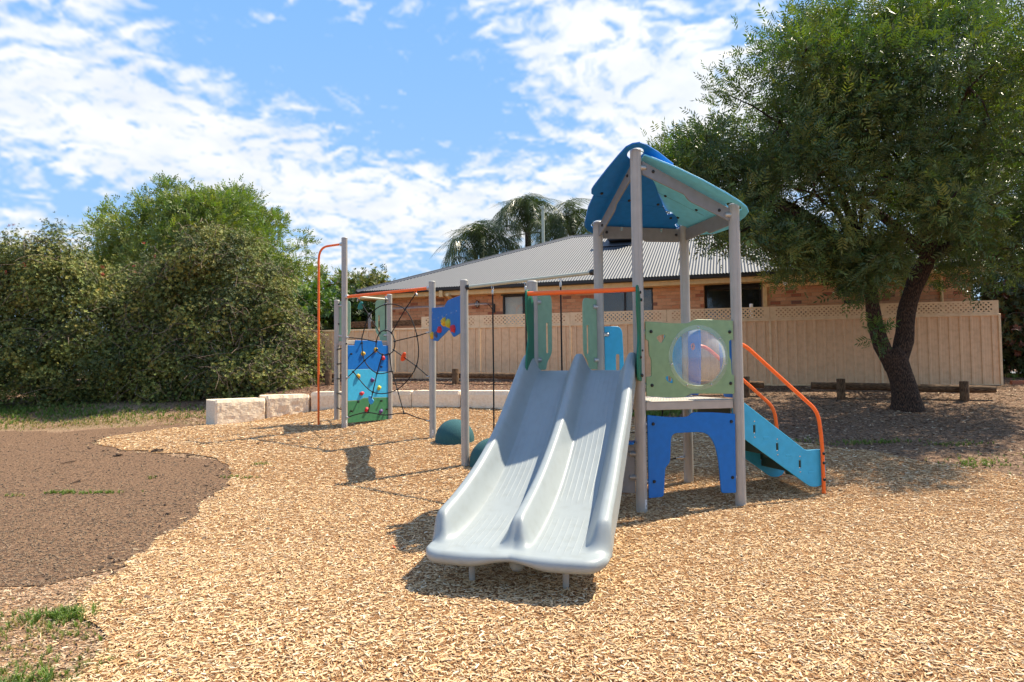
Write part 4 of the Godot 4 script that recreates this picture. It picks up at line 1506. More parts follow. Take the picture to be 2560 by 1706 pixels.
func make_climbing_tower() -> void:
	for k in 3:
		hw["hold%d" % k] = hold_mesh(60 + k)
	var yj := yaw(PF, PJ)
	var t := thing("climbing_tower", "small three-post climbing tower with blue, light blue and green rock wall", "climbing tower", G3(PF), yj)
	var inv := t.transform.affine_inverse()
	var f := Vector3.ZERO
	var j := inv * G3(PJ)
	var i := inv * G3(PI_)
	tagged_y = 0.40
	post(t, f, 4.045, true, 0.0)
	post(t, j, 3.035)
	post(t, i, 2.945)
	var xf := Transform3D(Basis(), Vector3(0, 0, 0.012))
	var boards := [
		["wall_board", "blue", "royal blue top board of the rock wall", rounded([0.065, 1.505, 0.005, 0.62, 1.515, 0.05, 0.70, 1.46, 0.03, 1.075, 1.455, 0.005, 1.075, 1.985, 0.02, 0.935, 1.985, 0.02, 0.91, 2.08, 0.02, 0.25, 2.075, 0.02, 0.225, 1.975, 0.02, 0.065, 1.975, 0.02])],
		["wall_board", "sky_blue", "light blue middle board of the rock wall", rounded([0.065, 0.907, 0.005, 0.35, 0.905, 0.05, 0.43, 0.95, 0.03, 1.075, 0.935, 0.005, 1.075, 1.451, 0.005, 0.698, 1.456, 0.03, 0.618, 1.511, 0.05, 0.065, 1.501, 0.005])],
		["wall_board", "wall_green", "green bottom board of the rock wall", rounded([0.065, 0.482, 0.005, 1.075, 0.49, 0.005, 1.075, 0.931, 0.005, 0.432, 0.946, 0.03, 0.352, 0.901, 0.05, 0.065, 0.903, 0.005])]]
	var made := []
	for k in boards:
		var m := board(k[0], mats[k[1]], t, k[3], [], 0.019, xf)
		m.set_meta("label", k[2])
		made.append(m)
	var hs := [[0.43, 1.816, "hold_yellow"], [0.749, 1.898, "hold_yellow"], [0.309, 1.377, "hold_yellow"], [0.83, 1.131, "hold_olive"], [0.938, 1.731, "hold_red"], [0.395, 1.034, "hold_red"], [0.516, 0.713, "hold_red"], [0.658, 1.294, "hold_purple"], [0.872, 0.658, "hold_purple"]]
	for k in hs.size():
		var h: Array = hs[k]
		hold(made[0 if h[1] > 1.5 else 1 if h[1] > 0.93 else 2], h[0], h[1], 0.008, 0.052, mats[h[2]], k, k * 1.3)
	for p in [[0.291, 0.874], [0.873, 0.871], [0.123, 0.707], [1.02, 0.698], [0.123, 1.804], [0.875, 1.553], [0.379, 2.021], [1.02, 1.80]]:
		var m := MB.new()
		m.lathe([Vector2(0.013, 0), Vector2(0.013, 0.03), Vector2(0.02, 0.032), Vector2(0.018, 0.044), Vector2(0, 0.05)], Transform3D(Basis(Vector3.RIGHT, PI / 2), Vector3(p[0], p[1], 0.009)), 12)
		put("stud", m, mats.black, made[0 if p[1] > 1.5 else 1 if p[1] > 0.93 else 2])
	# deck
	var b := MB.new()
	var p3 := PackedVector2Array([Vector2(f.x + 0.03, -f.z + 0.02), Vector2(j.x - 0.03, -j.z + 0.02), Vector2(i.x, -i.z - 0.04)])
	b.panel(p3, [], 0.075, Transform3D(Basis(Vector3.RIGHT, -PI / 2), Vector3(0, 2.03, 0)), 0.004)
	put("deck", b, mats.deck, t)
	# mint hand boards beside the opening at the back
	for s in [[i, j, 1.0], [j, i, -1.0]]:
		var gx := along(s[0], s[1])
		gx.origin.y = 2.03
		var gp := slotted_grip(false)
		board("hand_board", mats.mint, t, gp[0], gp[1], 0.019, gx)
		for y in [0.17, 0.80]:
			bracket(t, gx * Vector3(0.05, y, 0.012 * s[2]), gx.basis.x)
	# top bar above the rock wall
	b = MB.new()
	b.tube([f + Vector3(0.05, 2.925, 0), j + Vector3(-0.05, 2.93, 0)], 0.021, 14)
	put("top_bar", b, mats.pale_pipe, t)
	put("collar", hw["collar"], mats.cast, t, j + Vector3(-0.075, 2.93, 0))
	# ladder rungs between posts F and I
	for k in 5:
		b = MB.new()
		var y := 0.72 + k * 0.30
		b.tube([f.lerp(i, 0.06) + Vector3.UP * y, f.lerp(i, 0.94) + Vector3.UP * y], 0.015, 10)
		put("rung", b, mats.black, t)
	for p in [[f, 2.0], [i, 2.0], [i, 2.45], [i, 2.86]]:
		var m := put("bolt", hw["bolt"], mats.black, t, p[0] + Vector3(0, p[1], 0.056))

	# fire pole
	var po := G3(Vector2(-3.81, 13.47))
	var top: Vector3 = G3(PF, 3.93)
	var q := thing("fire_pole", "tall bent orange fire pole clamped to the tallest grey post", "fire pole", po)
	b = MB.new()
	b.tube(bent([Vector3(0, 0.2, 0), Vector3(0, 3.93, 0), top - po], 0.26, 10), 0.0215, 16)
	put("pole", b, mats.orange, q)
	var dir := Vector3(top.x - po.x, 0, top.z - po.z).normalized()
	put("collar", hw["collar"], mats.cast, q, top - po - dir * 0.075, Basis(dir, Vector3.UP, dir.cross(Vector3.UP)))

func make_net() -> void:
	var t := thing("climbing_net", "black spider web rope net hung between grey posts under an orange beam", "climbing net", G3(PF), yaw(PF, PG))
	var b := MB.new()
	b.tube([Vector3(0.08, 2.898, 0), Vector3(2.18, 2.90, 0)], 0.0265, 16)
	var beam := put("top_beam", b, mats.orange, t)
	for x in [0.075, 2.187]:
		put("collar", hw["collar"], mats.cast, beam, Vector3(x, 2.90, 0), Basis(Vector3.UP, 0.0 if x < 1 else PI))
	var r := 0.0095
	var inner := [[1.116, 2.21], [1.272, 2.156], [1.348, 2.005], [1.325, 1.849], [1.215, 1.781], [1.036, 1.769], [0.888, 1.86], [0.877, 2.012], [0.964, 2.168]]
	var ip := []
	for p in inner:
		ip.append(Vector3(p[0], p[1], 0))
	b = MB.new()
	b.tube(spline(ip, 5, true), r, 8, false, true)
	put("inner_ring", b, mats.rope, t)
	var outer := [[0.48, 2.077], [0.69, 2.501], [1.117, 2.683], [1.614, 2.564], [1.901, 2.078], [1.881, 1.55], [1.415, 1.14], [0.781, 1.083], [0.246, 1.461]]
	var second := [[0.48, 2.077], [0.556, 1.668], [0.893, 1.431], [1.275, 1.467]]
	for l in [outer, second]:
		var op := []
		for p in l:
			op.append(Vector3(p[0], p[1], 0))
		b = MB.new()
		b.tube(spline(op, 6), r, 8)
		put("outer_ring", b, mats.rope, t)
	var spokes := [
		[[0.398, 2.83], [0.69, 2.501], [0.964, 2.168]],
		[[1.125, 2.83], [1.117, 2.683], [1.116, 2.21]],
		[[1.878, 2.83], [1.614, 2.564], [1.272, 2.156]],
		[[2.18, 2.13], [1.901, 2.078], [1.348, 2.005]],
		[[2.18, 1.36], [1.881, 1.55], [1.325, 1.849]],
		[[1.215, 1.781], [1.275, 1.467], [1.415, 1.14], [1.577, 0.719]],
		[[1.036, 1.769], [0.893, 1.431], [0.781, 1.083], [0.649, 0.705]],
		[[0.06, 1.335], [0.246, 1.461], [0.556, 1.668], [0.888, 1.86]],
		[[0.06, 2.12], [0.48, 2.077], [0.877, 2.012]]]
	for l in spokes:
		var sp := []
		for p in l:
			sp.append(Vector3(p[0], p[1], 0.0))
		b = MB.new()
		b.tube(sp, r, 8)
		put("spoke", b, mats.rope, t)
	b = MB.new()
	b.tube(spline([Vector3(0.06, 0.59, 0), Vector3(0.34, 0.66, 0), Vector3(0.649, 0.705, 0), Vector3(1.1, 0.672, 0), Vector3(1.577, 0.719, 0), Vector3(1.88, 0.655, 0), Vector3(2.18, 0.60, 0)], 5), r, 8)
	put("foot_rope", b, mats.rope, t)
	for l in [inner, outer.slice(1), second.slice(1), [[1.577, 0.719], [0.649, 0.705]]]:
		for p in l:
			b = MB.new()
			b.lathe([Vector2(0.012, -0.022), Vector2(0.019, -0.014), Vector2(0.019, 0.014), Vector2(0.012, 0.022)], Transform3D(Basis(Vector3.BACK, p[0] * 3.0), Vector3(p[0], p[1], 0)), 10)
			put("connector", b, mats.black, t)
	# silver end fittings and orange hangers
	for p in [[0.385, 2.845, -0.6], [1.125, 2.84, 0.0], [1.885, 2.845, 0.6]]:
		b = MB.new()
		b.lathe([Vector2(0.011, -0.05), Vector2(0.014, -0.045), Vector2(0.014, 0.0), Vector2(0.009, 0.012)], Transform3D(Basis(Vector3.BACK, p[2]), Vector3(p[0], p[1] - 0.015, 0)), 12)
		put("fitting", b, mats.cast, t)
		b = MB.new()
		var ring := []
		for k in 12:
			ring.append(Vector3(p[0] - p[2] * 0.02, 2.862 + sin(TAU * k / 12) * 0.02, cos(TAU * k / 12) * 0.02))
		b.tube(ring, 0.006, 6, false, true)
		put("hanger", b, mats.orange, beam)
	for p in [[2.17, 2.128, 1.0], [2.17, 1.365, 1.0], [2.17, 0.603, 1.0], [0.085, 2.119, -1.0], [0.085, 1.352, -1.0], [0.085, 0.596, -1.0]]:
		b = MB.new()
		b.lathe([Vector2(0.010, -0.055), Vector2(0.014, -0.05), Vector2(0.014, 0.0), Vector2(0.022, 0.012), Vector2(0.022, 0.022)], Transform3D(Basis(Vector3.BACK, -PI / 2 * p[2]), Vector3(p[0], p[1], 0)), 12)
		put("fitting", b, mats.cast, t)
	# moulded foot grips threaded on the ropes
	for k in [[0.457, 2.70, "hold_teal", -0.7], [1.575, 1.719, "hold_orange", -0.5], [0.732, 0.94, "hold_blue", 0.2]]:
		b = MB.new()
		b.panel(rounded([-0.03, -0.085, 0.025, 0.015, -0.085, 0.025, 0.06, -0.02, 0.025, 0.03, 0.015, 0.015, 0.015, 0.085, 0.025, -0.035, 0.085, 0.025, -0.05, 0.0, 0.03], 5), [], 0.035, Transform3D(Basis(Vector3.BACK, k[3]) * Basis(Vector3.UP, 0.9), Vector3(k[0], k[1], 0)), 0.01)
		put("foot_grip", b, mats[k[2]], t)

func make_traverse() -> void:
	var t := thing("traverse_wall", "blue board with colourful hand holds bolted between two low grey posts", "climbing board", G3(PG), yaw(PG, PH))
	var inv := t.transform.affine_inverse()
	var h := inv * G3(PH)
	var w := h.x
	tagged_y = 0.315
	post(t, Vector3.ZERO, 3.01, true, 1.35)
	post(t, h, 2.745)
	var o := rounded([0.06, 1.99, 0.02, 0.50, 1.955, 0.04, 1.364, 2.10, 0.02, 1.676, 1.965, 0.04, w - 0.06, 2.02, 0.02, w - 0.06, 2.545, 0.02, 1.28, 2.555, 0.05, 1.03, 2.475, 0.05, 0.06, 2.545, 0.02])
	var m := board("board", mats.blue, t, o, [], 0.019, Transform3D(Basis(), Vector3(0, 0, 0.01)))
	var hs := [[0.15, 2.066, "hold_yellow", 0.07], [0.465, 2.071, "hold_slate", 0.06], [0.77, 2.133, "hold_red", 0.075], [1.093, 2.235, "hold_yellow", 0.08], [1.412, 2.185, "hold_olive", 0.08], [1.735, 2.09, "hold_red", 0.08]]
	for k in hs.size():
		hold(m, hs[k][0], hs[k][1], 0.008, hs[k][3], mats[hs[k][2]], k, 1.2 + k)
	for p in [[0.26, 2.331], [0.595, 2.336], [0.906, 2.338], [1.22, 2.337], [1.534, 2.341], [1.869, 2.342], [0.13, 2.46]]:
		put("screw", hw["screw"], mats.steel, m, Vector3(p[0], p[1], 0.0095))
	for y in [2.1, 2.45]:
		bracket(t, Vector3(0.045, y, -0.012), Vector3.RIGHT)
		bracket(t, Vector3(w - 0.045, y, -0.012), Vector3.LEFT)

func make_rope_beam() -> void:
	var t := thing("overhead_beam", "pale grey overhead pipe from the low post to the tower, ropes hanging from it", "overhead beam", G3(PH), yaw(PH, PD))
	var b := MB.new()
	b.tube([Vector3(0.06, 2.642, 0), Vector3(2.20, 2.636, 0)], 0.0245, 18)
	put("pipe", b, mats.pale_pipe, t)
	for x in [0.082, 2.178]:
		put("collar", hw["collar"], mats.black, t, Vector3(x, 2.64, 0), Basis(Vector3.UP, 0.0 if x < 1 else PI))
	var inv := t.transform
	var words := ["black climbing rope hanging straight down between the low post and the slide", "black climbing rope whose top hook shows just left of the slide's orange bar", "black climbing rope seen through the opening between the mint hand boards"]
	var k := 0
	for x in [0.545, 1.127, 1.697]:
		var r := thing("hanging_rope", words[k], "rope", inv * Vector3(x, 0.0, 0), t.rotation.y, "ropes hanging from the overhead beam")
		k += 1
		b = MB.new()
		b.tube([Vector3(0, 0.36, 0), Vector3(0.004, 1.4, 0), Vector3(0, 2.53, 0)], 0.0105, 10)
		put("rope", b, mats.rope, r)
		b = MB.new()
		b.lathe([Vector2(0.013, 2.50), Vector2(0.0155, 2.505), Vector2(0.0155, 2.555), Vector2(0.010, 2.565)], Transform3D(), 12)
		put("ferrule", b, mats.cast, r)
		b = MB.new()
		var ring := []
		for q in 14:
			ring.append(Vector3(0, 2.592 + sin(TAU * q / 14) * 0.03, cos(TAU * q / 14) * 0.018))
		b.tube(ring, 0.005, 7, false, true)
		put("shackle", b, mats.steel, r)
		b = MB.new()
		b.lathe([Vector2(0.0, 0.30), Vector2(0.10, 0.305), Vector2(0.125, 0.325), Vector2(0.12, 0.345), Vector2(0.04, 0.36), Vector2(0.02, 0.42), Vector2(0.011, 0.43)], Transform3D(), 22)
		put("foot_disc", b, mats.black, r)

func make_domes() -> void:
	var t := thing("stepping_dome", "green rubber stepping dome farther back, between the two low posts", "stepping dome", on_ground(-0.965, 11.4, 0.045), 0.0, "green rubber stepping domes")
	var b := MB.new()
	var pr := [Vector2(0.325, -0.1)]
	for i in 13:
		var a := PI / 2 * i / 12.0
		pr.append(Vector2(0.325 * cos(a), 0.335 * sin(a)))
	b.lathe(pr, Transform3D(), 40)
	put("dome", b, mats.rubber, t)
	twin(t, "green rubber stepping dome half hidden behind the slide", on_ground(-0.285, 9.62, 0.05), 1.0)

# ---------------------------------------------------------------- stone edging
func make_stones() -> void:
	var words := ["sandstone block at the left end, with a smooth sawn end face", "rough sandstone block second from the left end", "sandstone block with curved saw marks right behind the orange fire pole", "sandstone block behind the rock wall", "rough sandstone block right of the rock wall's right post", "long sandstone block behind the spider web net's right post", "sandstone block behind the low post and first rope", "sandstone block mostly hidden behind the slide"]
	var f := FastNoiseLite.new()
	f.frequency = 4.5
	f.fractal_octaves = 5
	for i in 8:
		var p := Vector2(STONES[i][0], STONES[i][1])
		var q := Vector2(STONES[i + 1][0], STONES[i + 1][1])
		var l := p.distance_to(q) - 0.02
		var c := (p + q) / 2
		var top: float = [0.90, 0.955, 1.0, 1.0, 1.015, 1.025, 1.02, 0.99][i]
		var t := thing("sandstone_block", words[i], "stone block", V(c.x, 0.0, c.y), yaw(p, q), "sandstone blocks edging the play area")
		f.seed = 100 + i
		var b := MB.new()
		var nx := 26
		var ny := 10
		var base := 0.2
		var rough: float = [0.018, 0.026, 0.008, 0.014, 0.022, 0.009, 0.009, 0.014][i]
		var depth := 0.55
		# front face, top face, ends as lattices with chiselled relief
		for face in 4:
			for a in nx:
				for e in ny:
					var quadp := []
					for k in [[0, 0], [1, 0], [1, 1], [0, 1]]:
						var u: float = float(a + k[0]) / nx
						var v: float = float(e + k[1]) / ny
						var w := Vector3.ZERO
						match face:
							0: w = Vector3((u - 0.5) * l, lerpf(base, top, v), 0)
							1: w = Vector3((u - 0.5) * l, top, -v * depth)
							2: w = Vector3(-0.5 * l, lerpf(base, top, v), -u * depth)
							3: w = Vector3(0.5 * l, lerpf(base, top, v), -u * depth)
						var edge := 1.0
						var amp := rough if face == 0 else 0.008
						var nv := Vector3(f.get_noise_3dv(w * 1.3), f.get_noise_3dv(w * 1.3 + Vector3(9, 0, 0)), f.get_noise_3dv(w * 1.3 + Vector3(0, 9, 0)))
						var ex := 1.0 - smoothstep(0.0, 0.05, l * 0.5 - absf(w.x))
						var et := 1.0 - smoothstep(0.0, 0.05, top - w.y)
						w += nv * amp * Vector3(0.3, 0.4, 1.0)
						w.z -= 0.03 * ex * ex * (1.0 if w.z > -0.1 else 0.0) + 0.028 * et * et * (1.0 if w.z > -0.05 else 0.0)
						w.y -= 0.02 * ex * ex * et
						quadp.append(w)
					b.quad(quadp[0], quadp[1], quadp[2], quadp[3], [Vector3.BACK, Vector3.UP, Vector3.LEFT, Vector3.RIGHT][face])
		b.quad(Vector3(-l / 2, base, -depth), Vector3(l / 2, base, -depth), Vector3(l / 2, top, -depth), Vector3(-l / 2, top, -depth), Vector3.FORWARD)
		put("block", b, mats.stone, t)

# ---------------------------------------------------------------- log rails
func make_logs() -> void:
	var rails := [
		["timber log rail lying beyond the ash tree's trunk, on two posts", Vector2(6.28, 14.42), Vector2(9.45, 13.42), 1.075, 0.985, [[0.55, 14.28], [2.75, 13.6]], 0.075, [1.215, 1.155]],
		["short timber log rail on one post beside the orange stair handrails", Vector2(4.15, 15.25), Vector2(5.45, 14.86), 1.12, 1.09, [[0.98, 0.0]], 0.075, [1.27]],
		["timber log rail with a thick post seen behind the hanging rope", Vector2(-1.83, 16.75), Vector2(0.75, 15.98), 1.36, 1.30, [[0.53, 0.0]], 0.072, [1.50]],
		["timber log rail behind the rope net and the rock wall", Vector2(-4.9, 17.5), Vector2(-2.48, 16.95), 1.36, 1.36, [[0.3, 0.0]], 0.072, [1.5]]]
	for r in rails:
		var p: Vector2 = r[1]
		var q: Vector2 = r[2]
		var l := p.distance_to(q)
		var t := thing("log_rail", r[0], "log rail", V(p.x, 0, p.y), yaw(p, q), "timber log rails along the fence")
		var b := MB.new()
		var pts := []
		var rad := []
		var f := FastNoiseLite.new()
		f.seed = int(l * 100)
		f.frequency = 1.2
		for k in 15:
			var u := k / 14.0
			pts.append(Vector3(u * l, lerpf(r[3], r[4], u) + f.get_noise_1d(k * 0.7) * 0.012, f.get_noise_1d(k * 0.7 + 40) * 0.012))
			rad.append(r[6] * (1.0 + f.get_noise_1d(k * 1.1 + 90) * 0.12) * (0.9 if k == 0 or k == 14 else 1.0))
		b.tube(pts, rad, 16)
		put("log", b, mats.log, t)
		for k in r[5].size():
			var x: float = r[5][k][0]
			b = MB.new()
			b.lathe([Vector2(0.085, 0.2), Vector2(0.082, 0.8), Vector2(0.084, r[7][k] - 0.012), Vector2(0.078, r[7][k]), Vector2(0.0, r[7][k] + 0.004)], Transform3D(), 16)
			put("post", b, mats.log_post, t, Vector3(x, 0, 0.158))

# ---------------------------------------------------------------- fence
func make_fence() -> void:
	var dir := Vector2(-0.9729, 0.2309)
	var a := R_FENCE
	var t := thing("metal_fence", "long beige corrugated steel fence with diamond lattice along most of its top", "fence", V(a.x, 0, a.y), yaw(a + dir, a))
	# local x runs from right (0) to left (negative), z towards the playground
	var bay := 2.365
	var cap := 2.59
	for k in 9:
		var x1 := -bay * k
		var x0 := x1 - bay
		var foot0 := 1.0 + 0.02 * k
		var b := MB.new()
		var prof := [Vector2(0.03, 0.0)]
		var ribs := 11
		var pitch := (bay - 0.06) / ribs
		for i in ribs:
			var c := 0.03 + (i + 0.5) * pitch
			for q in [[-0.034, 0.0], [-0.019, 0.026], [0.019, 0.026], [0.034, 0.0]]:
				prof.append(Vector2(c + q[0], q[1]))
			for q in [[0.034 + pitch * 0.28, 0.0], [0.034 + pitch * 0.28 + 0.008, -0.004], [0.034 + pitch * 0.28 + 0.02, 0.0]]:
				prof.append(Vector2(c + q[0], q[1]))
		prof.append(Vector2(bay - 0.02, 0.0))
		for i in prof.size() - 1:
			var p: Vector2 = prof[i]
			var q: Vector2 = prof[i + 1]
			var o := Vector3(-(q.y - p.y), 0, q.x - p.x)
			b.quad(Vector3(x0 + p.x, foot0, p.y), Vector3(x0 + q.x, foot0, q.y), Vector3(x0 + q.x, cap - 0.03, q.y), Vector3(x0 + p.x, cap - 0.03, p.y), o)
		put("sheet", b, mats.fence, t)
		b = MB.new()
		b.box(Vector3((x0 + x1) / 2, cap - 0.022, 0.008), Vector3(bay - 0.05, 0.05, 0.052), Basis(), 0.006)
		put("rail", b, mats.fence_trim, t)
		b = MB.new()
		b.box(Vector3((x0 + x1) / 2, foot0 + 0.02, 0.0), Vector3(bay - 0.052, 0.05, 0.046), Basis(), 0.004)
		put("rail", b, mats.fence_trim, t)
		b = MB.new()
		b.box(Vector3(x1, (cap + foot0 - 0.1) / 2, 0.0), Vector3(0.05, cap - foot0 + 0.1, 0.06), Basis(), 0.005)
		put("post", b, mats.fence_trim, t)
		if k < 6:
			var l0 := x0 if k < 5 else -13.42
			var lw := x1 - l0 - 0.01
			b = MB.new()
			var y0 := cap + 0.004
			var h := 0.29
			var band0 := y0 + 0.042
			var band1 := y0 + h - 0.042
			for y in [[y0, band0], [band1, y0 + h]]:
				b.box(Vector3(l0 + lw / 2 + 0.005, (y[0] + y[1]) / 2, 0.012), Vector3(lw, y[1] - y[0], 0.006))
			for x in [l0 + 0.065, x1 - 0.065]:
				b.box(Vector3(x, (band0 + band1) / 2, 0.012), Vector3(0.12, band1 - band0, 0.006))
			# punched lattice: two crossing layers of strips
			var hb := band1 - band0
			var sw := 0.052
			var x := l0 + 0.125 - hb
			while x < x1 - 0.125:
				for s in 2:
					var u0 := x if s == 0 else x + hb
					var u1 := x + hb if s == 0 else x
					var poly := PackedVector2Array([Vector2(u0, band0), Vector2(u0 + sw, band0), Vector2(u1 + sw, band1), Vector2(u1, band1)])
					var lim := PackedVector2Array([Vector2(l0 + 0.124, band0 - 1), Vector2(x1 - 0.124, band0 - 1), Vector2(x1 - 0.124, band1 + 1), Vector2(l0 + 0.124, band1 + 1)])
					for q: PackedVector2Array in Geometry2D.intersect_polygons(poly, lim):
						b.panel(q, [], 0.0028, Transform3D(Basis(), Vector3(0, 0, 0.0105 + 0.003 * s)), 0.0004)
				x += 0.0985
			put("lattice_panel", b, mats.fence_trim, t)

# ---------------------------------------------------------------- small things lying about
func make_oddments() -> void:
	var list := [["dirt_clod", "dark lump of soil at the far edge of the brown patch", "clod", 0], ["dirt_clod", "small crumbly lump of soil a little left of the dark one", "clod", 1], ["dirt_clod", "dark lump on the wood chips left of the blue board's shadow", "clod", 2], ["stick", "short dark stick on the bare soil, the farther of two", "stick", 3], ["stick", "short dark stick on the bare soil, the nearer of two", "stick", 4], ["fallen_leaf", "dry red leaf on the wood chips left of the slide's foot", "leaf", 5]]
	var spots := [Vector2(-5.83, 11.3), Vector2(-6.33, 11.03), Vector2(-4.34, 11.74), Vector2(-6.86, 10.62), Vector2(-5.9, 9.31), Vector2(-1.01, 5.82)]
	for k in list.size():
		var l: Array = list[k]
		var p: Vector2 = spots[k]
		var t := thing(l[0], l[1], l[2], on_ground(p.x, p.y, 0.01), 0.4 * k)
		var b := MB.new()
		if k < 3:
			var s: float = [0.10, 0.07, 0.05][k]
			var f := FastNoiseLite.new()
			f.seed = k
			f.frequency = 2.0
			var rows := []
			for i in 6:
				var row := []
				for j in 10:
					var th := PI / 2 * i / 5.0
					var ph := TAU * j / 10.0
					var d := Vector3(cos(ph) * cos(th), sin(th) * 0.45, sin(ph) * cos(th) * 0.6)
					row.append(d * s * (1.0 + f.get_noise_3dv(d * 1.6) * 0.7))
				rows.append(row)
			for i in 5:
				for j in 10:
					b.quad(rows[i][j], rows[i][(j + 1) % 10], rows[i + 1][(j + 1) % 10], rows[i + 1][j], rows[i][j])
			put("lump", b, mats.clod, t)
		elif k < 5:
			b.tube([Vector3(-0.13, 0.0, 0.0), Vector3(-0.03, 0.02, 0.03), Vector3(0.05, 0.02, 0.02), Vector3(0.15, 0.015, -0.03)], [0.006, 0.009, 0.008, 0.004], 7)
			put("twig", b, mats.clod, t)
		else:
			b.panel(rounded([-0.04, 0.0, 0.0, -0.005, -0.017, 0.02, 0.045, 0.0, 0.0, -0.005, 0.017, 0.02]), [], 0.002, Transform3D(Basis(Vector3.RIGHT, -1.2), Vector3(0, 0.018, 0)), 0.0004)
			put("blade", b, mats.hold_orange, t)

# ---------------------------------------------------------------- house
func make_house() -> void:
	var el := Vector2(-4.58, 20.11)
	var qd := Vector2(0.9533, -0.302).normalized()
	var t := thing("brick_house", "long single-storey orange brick house with grey corrugated hip roof behind the fence", "house", V(el.x, 0, el.y), yaw(el, el + qd))
	# local: x along the eave, z towards the fence; eave edge at z = 0, wall face at z = -0.45
	var W := 16.26
	var eave := 3.815
	var wz := -0.45
	var wl := 0.45
	var wr := 15.81
	var slope := tan(deg_to_rad(22.7))
	var run := 5.36
	# ---- wall with openings
	var openings := [[4.40, 5.60, 2.25, 3.555], [7.08, 8.57, 2.2, 3.625], [9.86, 11.28, 0.9, 3.60]]
	var b := MB.new()
	var cuts := [wl]
	for o in openings:
		cuts.append(o[0])
		cuts.append(o[1])
	cuts.append(wr)
	var wtop := 3.70
	for i in range(0, cuts.size(), 2):
		b.box(Vector3((cuts[i] + cuts[i + 1]) / 2, (0.8 + wtop) / 2, wz - 0.06), Vector3(cuts[i + 1] - cuts[i], wtop - 0.8, 0.11))
	for o in openings:
		b.box(Vector3((o[0] + o[1]) / 2, (o[3] + wtop) / 2, wz - 0.06), Vector3(o[1] - o[0] - 0.002, wtop - o[3], 0.108))
		if o[2] > 1.0:
			b.box(Vector3((o[0] + o[1]) / 2, (0.8 + o[2]) / 2, wz - 0.06), Vector3(o[1] - o[0] - 0.002, o[2] - 0.8, 0.108))
	# the side and back walls
	b.box(Vector3(wl + 0.055, 2.25, -6.0), Vector3(0.11, 2.9, 10.9))
	b.box(Vector3(wr - 0.055, 2.25, -6.0), Vector3(0.11, 2.9, 10.9))
	b.box(Vector3((wl + wr) / 2, 2.25, -11.4), Vector3(wr - wl, 2.9, 0.11))
	# return walls of the recessed doorway
	b.box(Vector3(9.81, 2.25, wz - 0.40), Vector3(0.10, 2.9, 0.57))
	b.box(Vector3(11.33, 2.25, wz - 0.40), Vector3(0.10, 2.9, 0.57))
	var wall := put("wall", b, mats.mortar, t)
	# ---- bricks: 230 x 76 with 10 mm joints
	var bm := MB.new()
	bm.box(Vector3.ZERO, Vector3(0.232, 0.078, 0.02), Basis(), 0.003)
	var whole := bm.mesh()
	bm = MB.new()
	bm.box(Vector3.ZERO, Vector3(0.111, 0.078, 0.02), Basis(), 0.003)
	var half := bm.mesh()
	rg.seed = 4
	var rest := {}
	var made := 0
	var spots := []
	for row in 31:
		var y := 0.94 + row * 0.0885
		var x := wr - 0.12 - (0.0 if row % 2 == 0 else 0.121)
		while x > wl + 0.1:
			spots.append([x, y])
			x -= 0.242
	spots.sort_custom(func(p, q): return p[0] > q[0] if absf(p[0] - q[0]) > 0.001 else p[1] < q[1])
	for s in spots:
		var x: float = s[0]
		var y: float = s[1]
		var a := x - 0.116
		var c := x + 0.116
		for o in openings:
			if y + 0.03 > o[2] and y - 0.03 < o[3] + 0.05:
				if a < o[1] and c > o[0]:
					if o[0] - a > c - o[1]:
						c = minf(c, o[0] - 0.004)
					else:
						a = maxf(a, o[1] + 0.004)
		if c - a < 0.05 or y > wtop - 0.05:
			continue
		var r := rg.randf()
		var key := "brick_a" if r < 0.34 else "brick_b" if r < 0.62 else "brick_c" if r < 0.90 else "brick_d" if r < 0.975 else "brick_e"
		var z := wz + 0.0 + rg.randf_range(0.0, 0.002)
		var seen := y > 2.80 and y < 3.68
		if seen and made < 299 and (c - a > 0.22 or absf(c - a - 0.111) < 0.02) and (x > 11.3 or x < 9.85) and not (x > 12.6 and y > 3.62):
			put("brick", whole if c - a > 0.2 else half, mats[key], wall, Vector3((a + c) / 2, y, z))
			made += 1
		else:
			if not rest.has(key):
				rest[key] = MB.new()
			rest[key].box(Vector3((a + c) / 2, y, z), Vector3(c - a, 0.078, 0.02))
	for key in rest:
		put("bricks", rest[key], mats[key], wall).set_meta("kind", "stuff")
	# bricks of the doorway's left return, seen edge on
	b = MB.new()
	for row in 31:
		var y := 0.94 + row * 0.0885
		b.box(Vector3(9.862, y, wz - (0.18 if row % 2 == 0 else 0.30)), Vector3(0.006, 0.078, 0.23))
		b.box(Vector3(9.862, y, wz - (0.42 if row % 2 == 0 else 0.54)), Vector3(0.006, 0.078, 0.23))
	put("bricks", b, mats.brick_b, wall).set_meta("kind", "stuff")
	# ---- windows
	for k in 2:
		var o: Array = openings[k]
		var wf := MB.new()
		var fz := wz - 0.05
		var cx: float = (o[0] + o[1]) / 2
		var cy: float = (o[2] + o[3]) / 2
		for x in [o[0] + 0.022, o[1] - 0.022]:
			wf.box(Vector3(x, cy, fz), Vector3(0.044, o[3] - o[2], 0.07), Basis(), 0.003)
		for y in [o[2] + 0.022, o[3] - 0.022]:
			wf.box(Vector3(cx, y, fz + 0.001), Vector3(o[1] - o[0] - 0.088, 0.044, 0.068), Basis(), 0.003)
		wf.box(Vector3(cx, cy, fz + 0.002), Vector3(0.05, o[3] - o[2] - 0.088, 0.06), Basis(), 0.003)
		var win := put("window", wf, mats.window_frame, t)
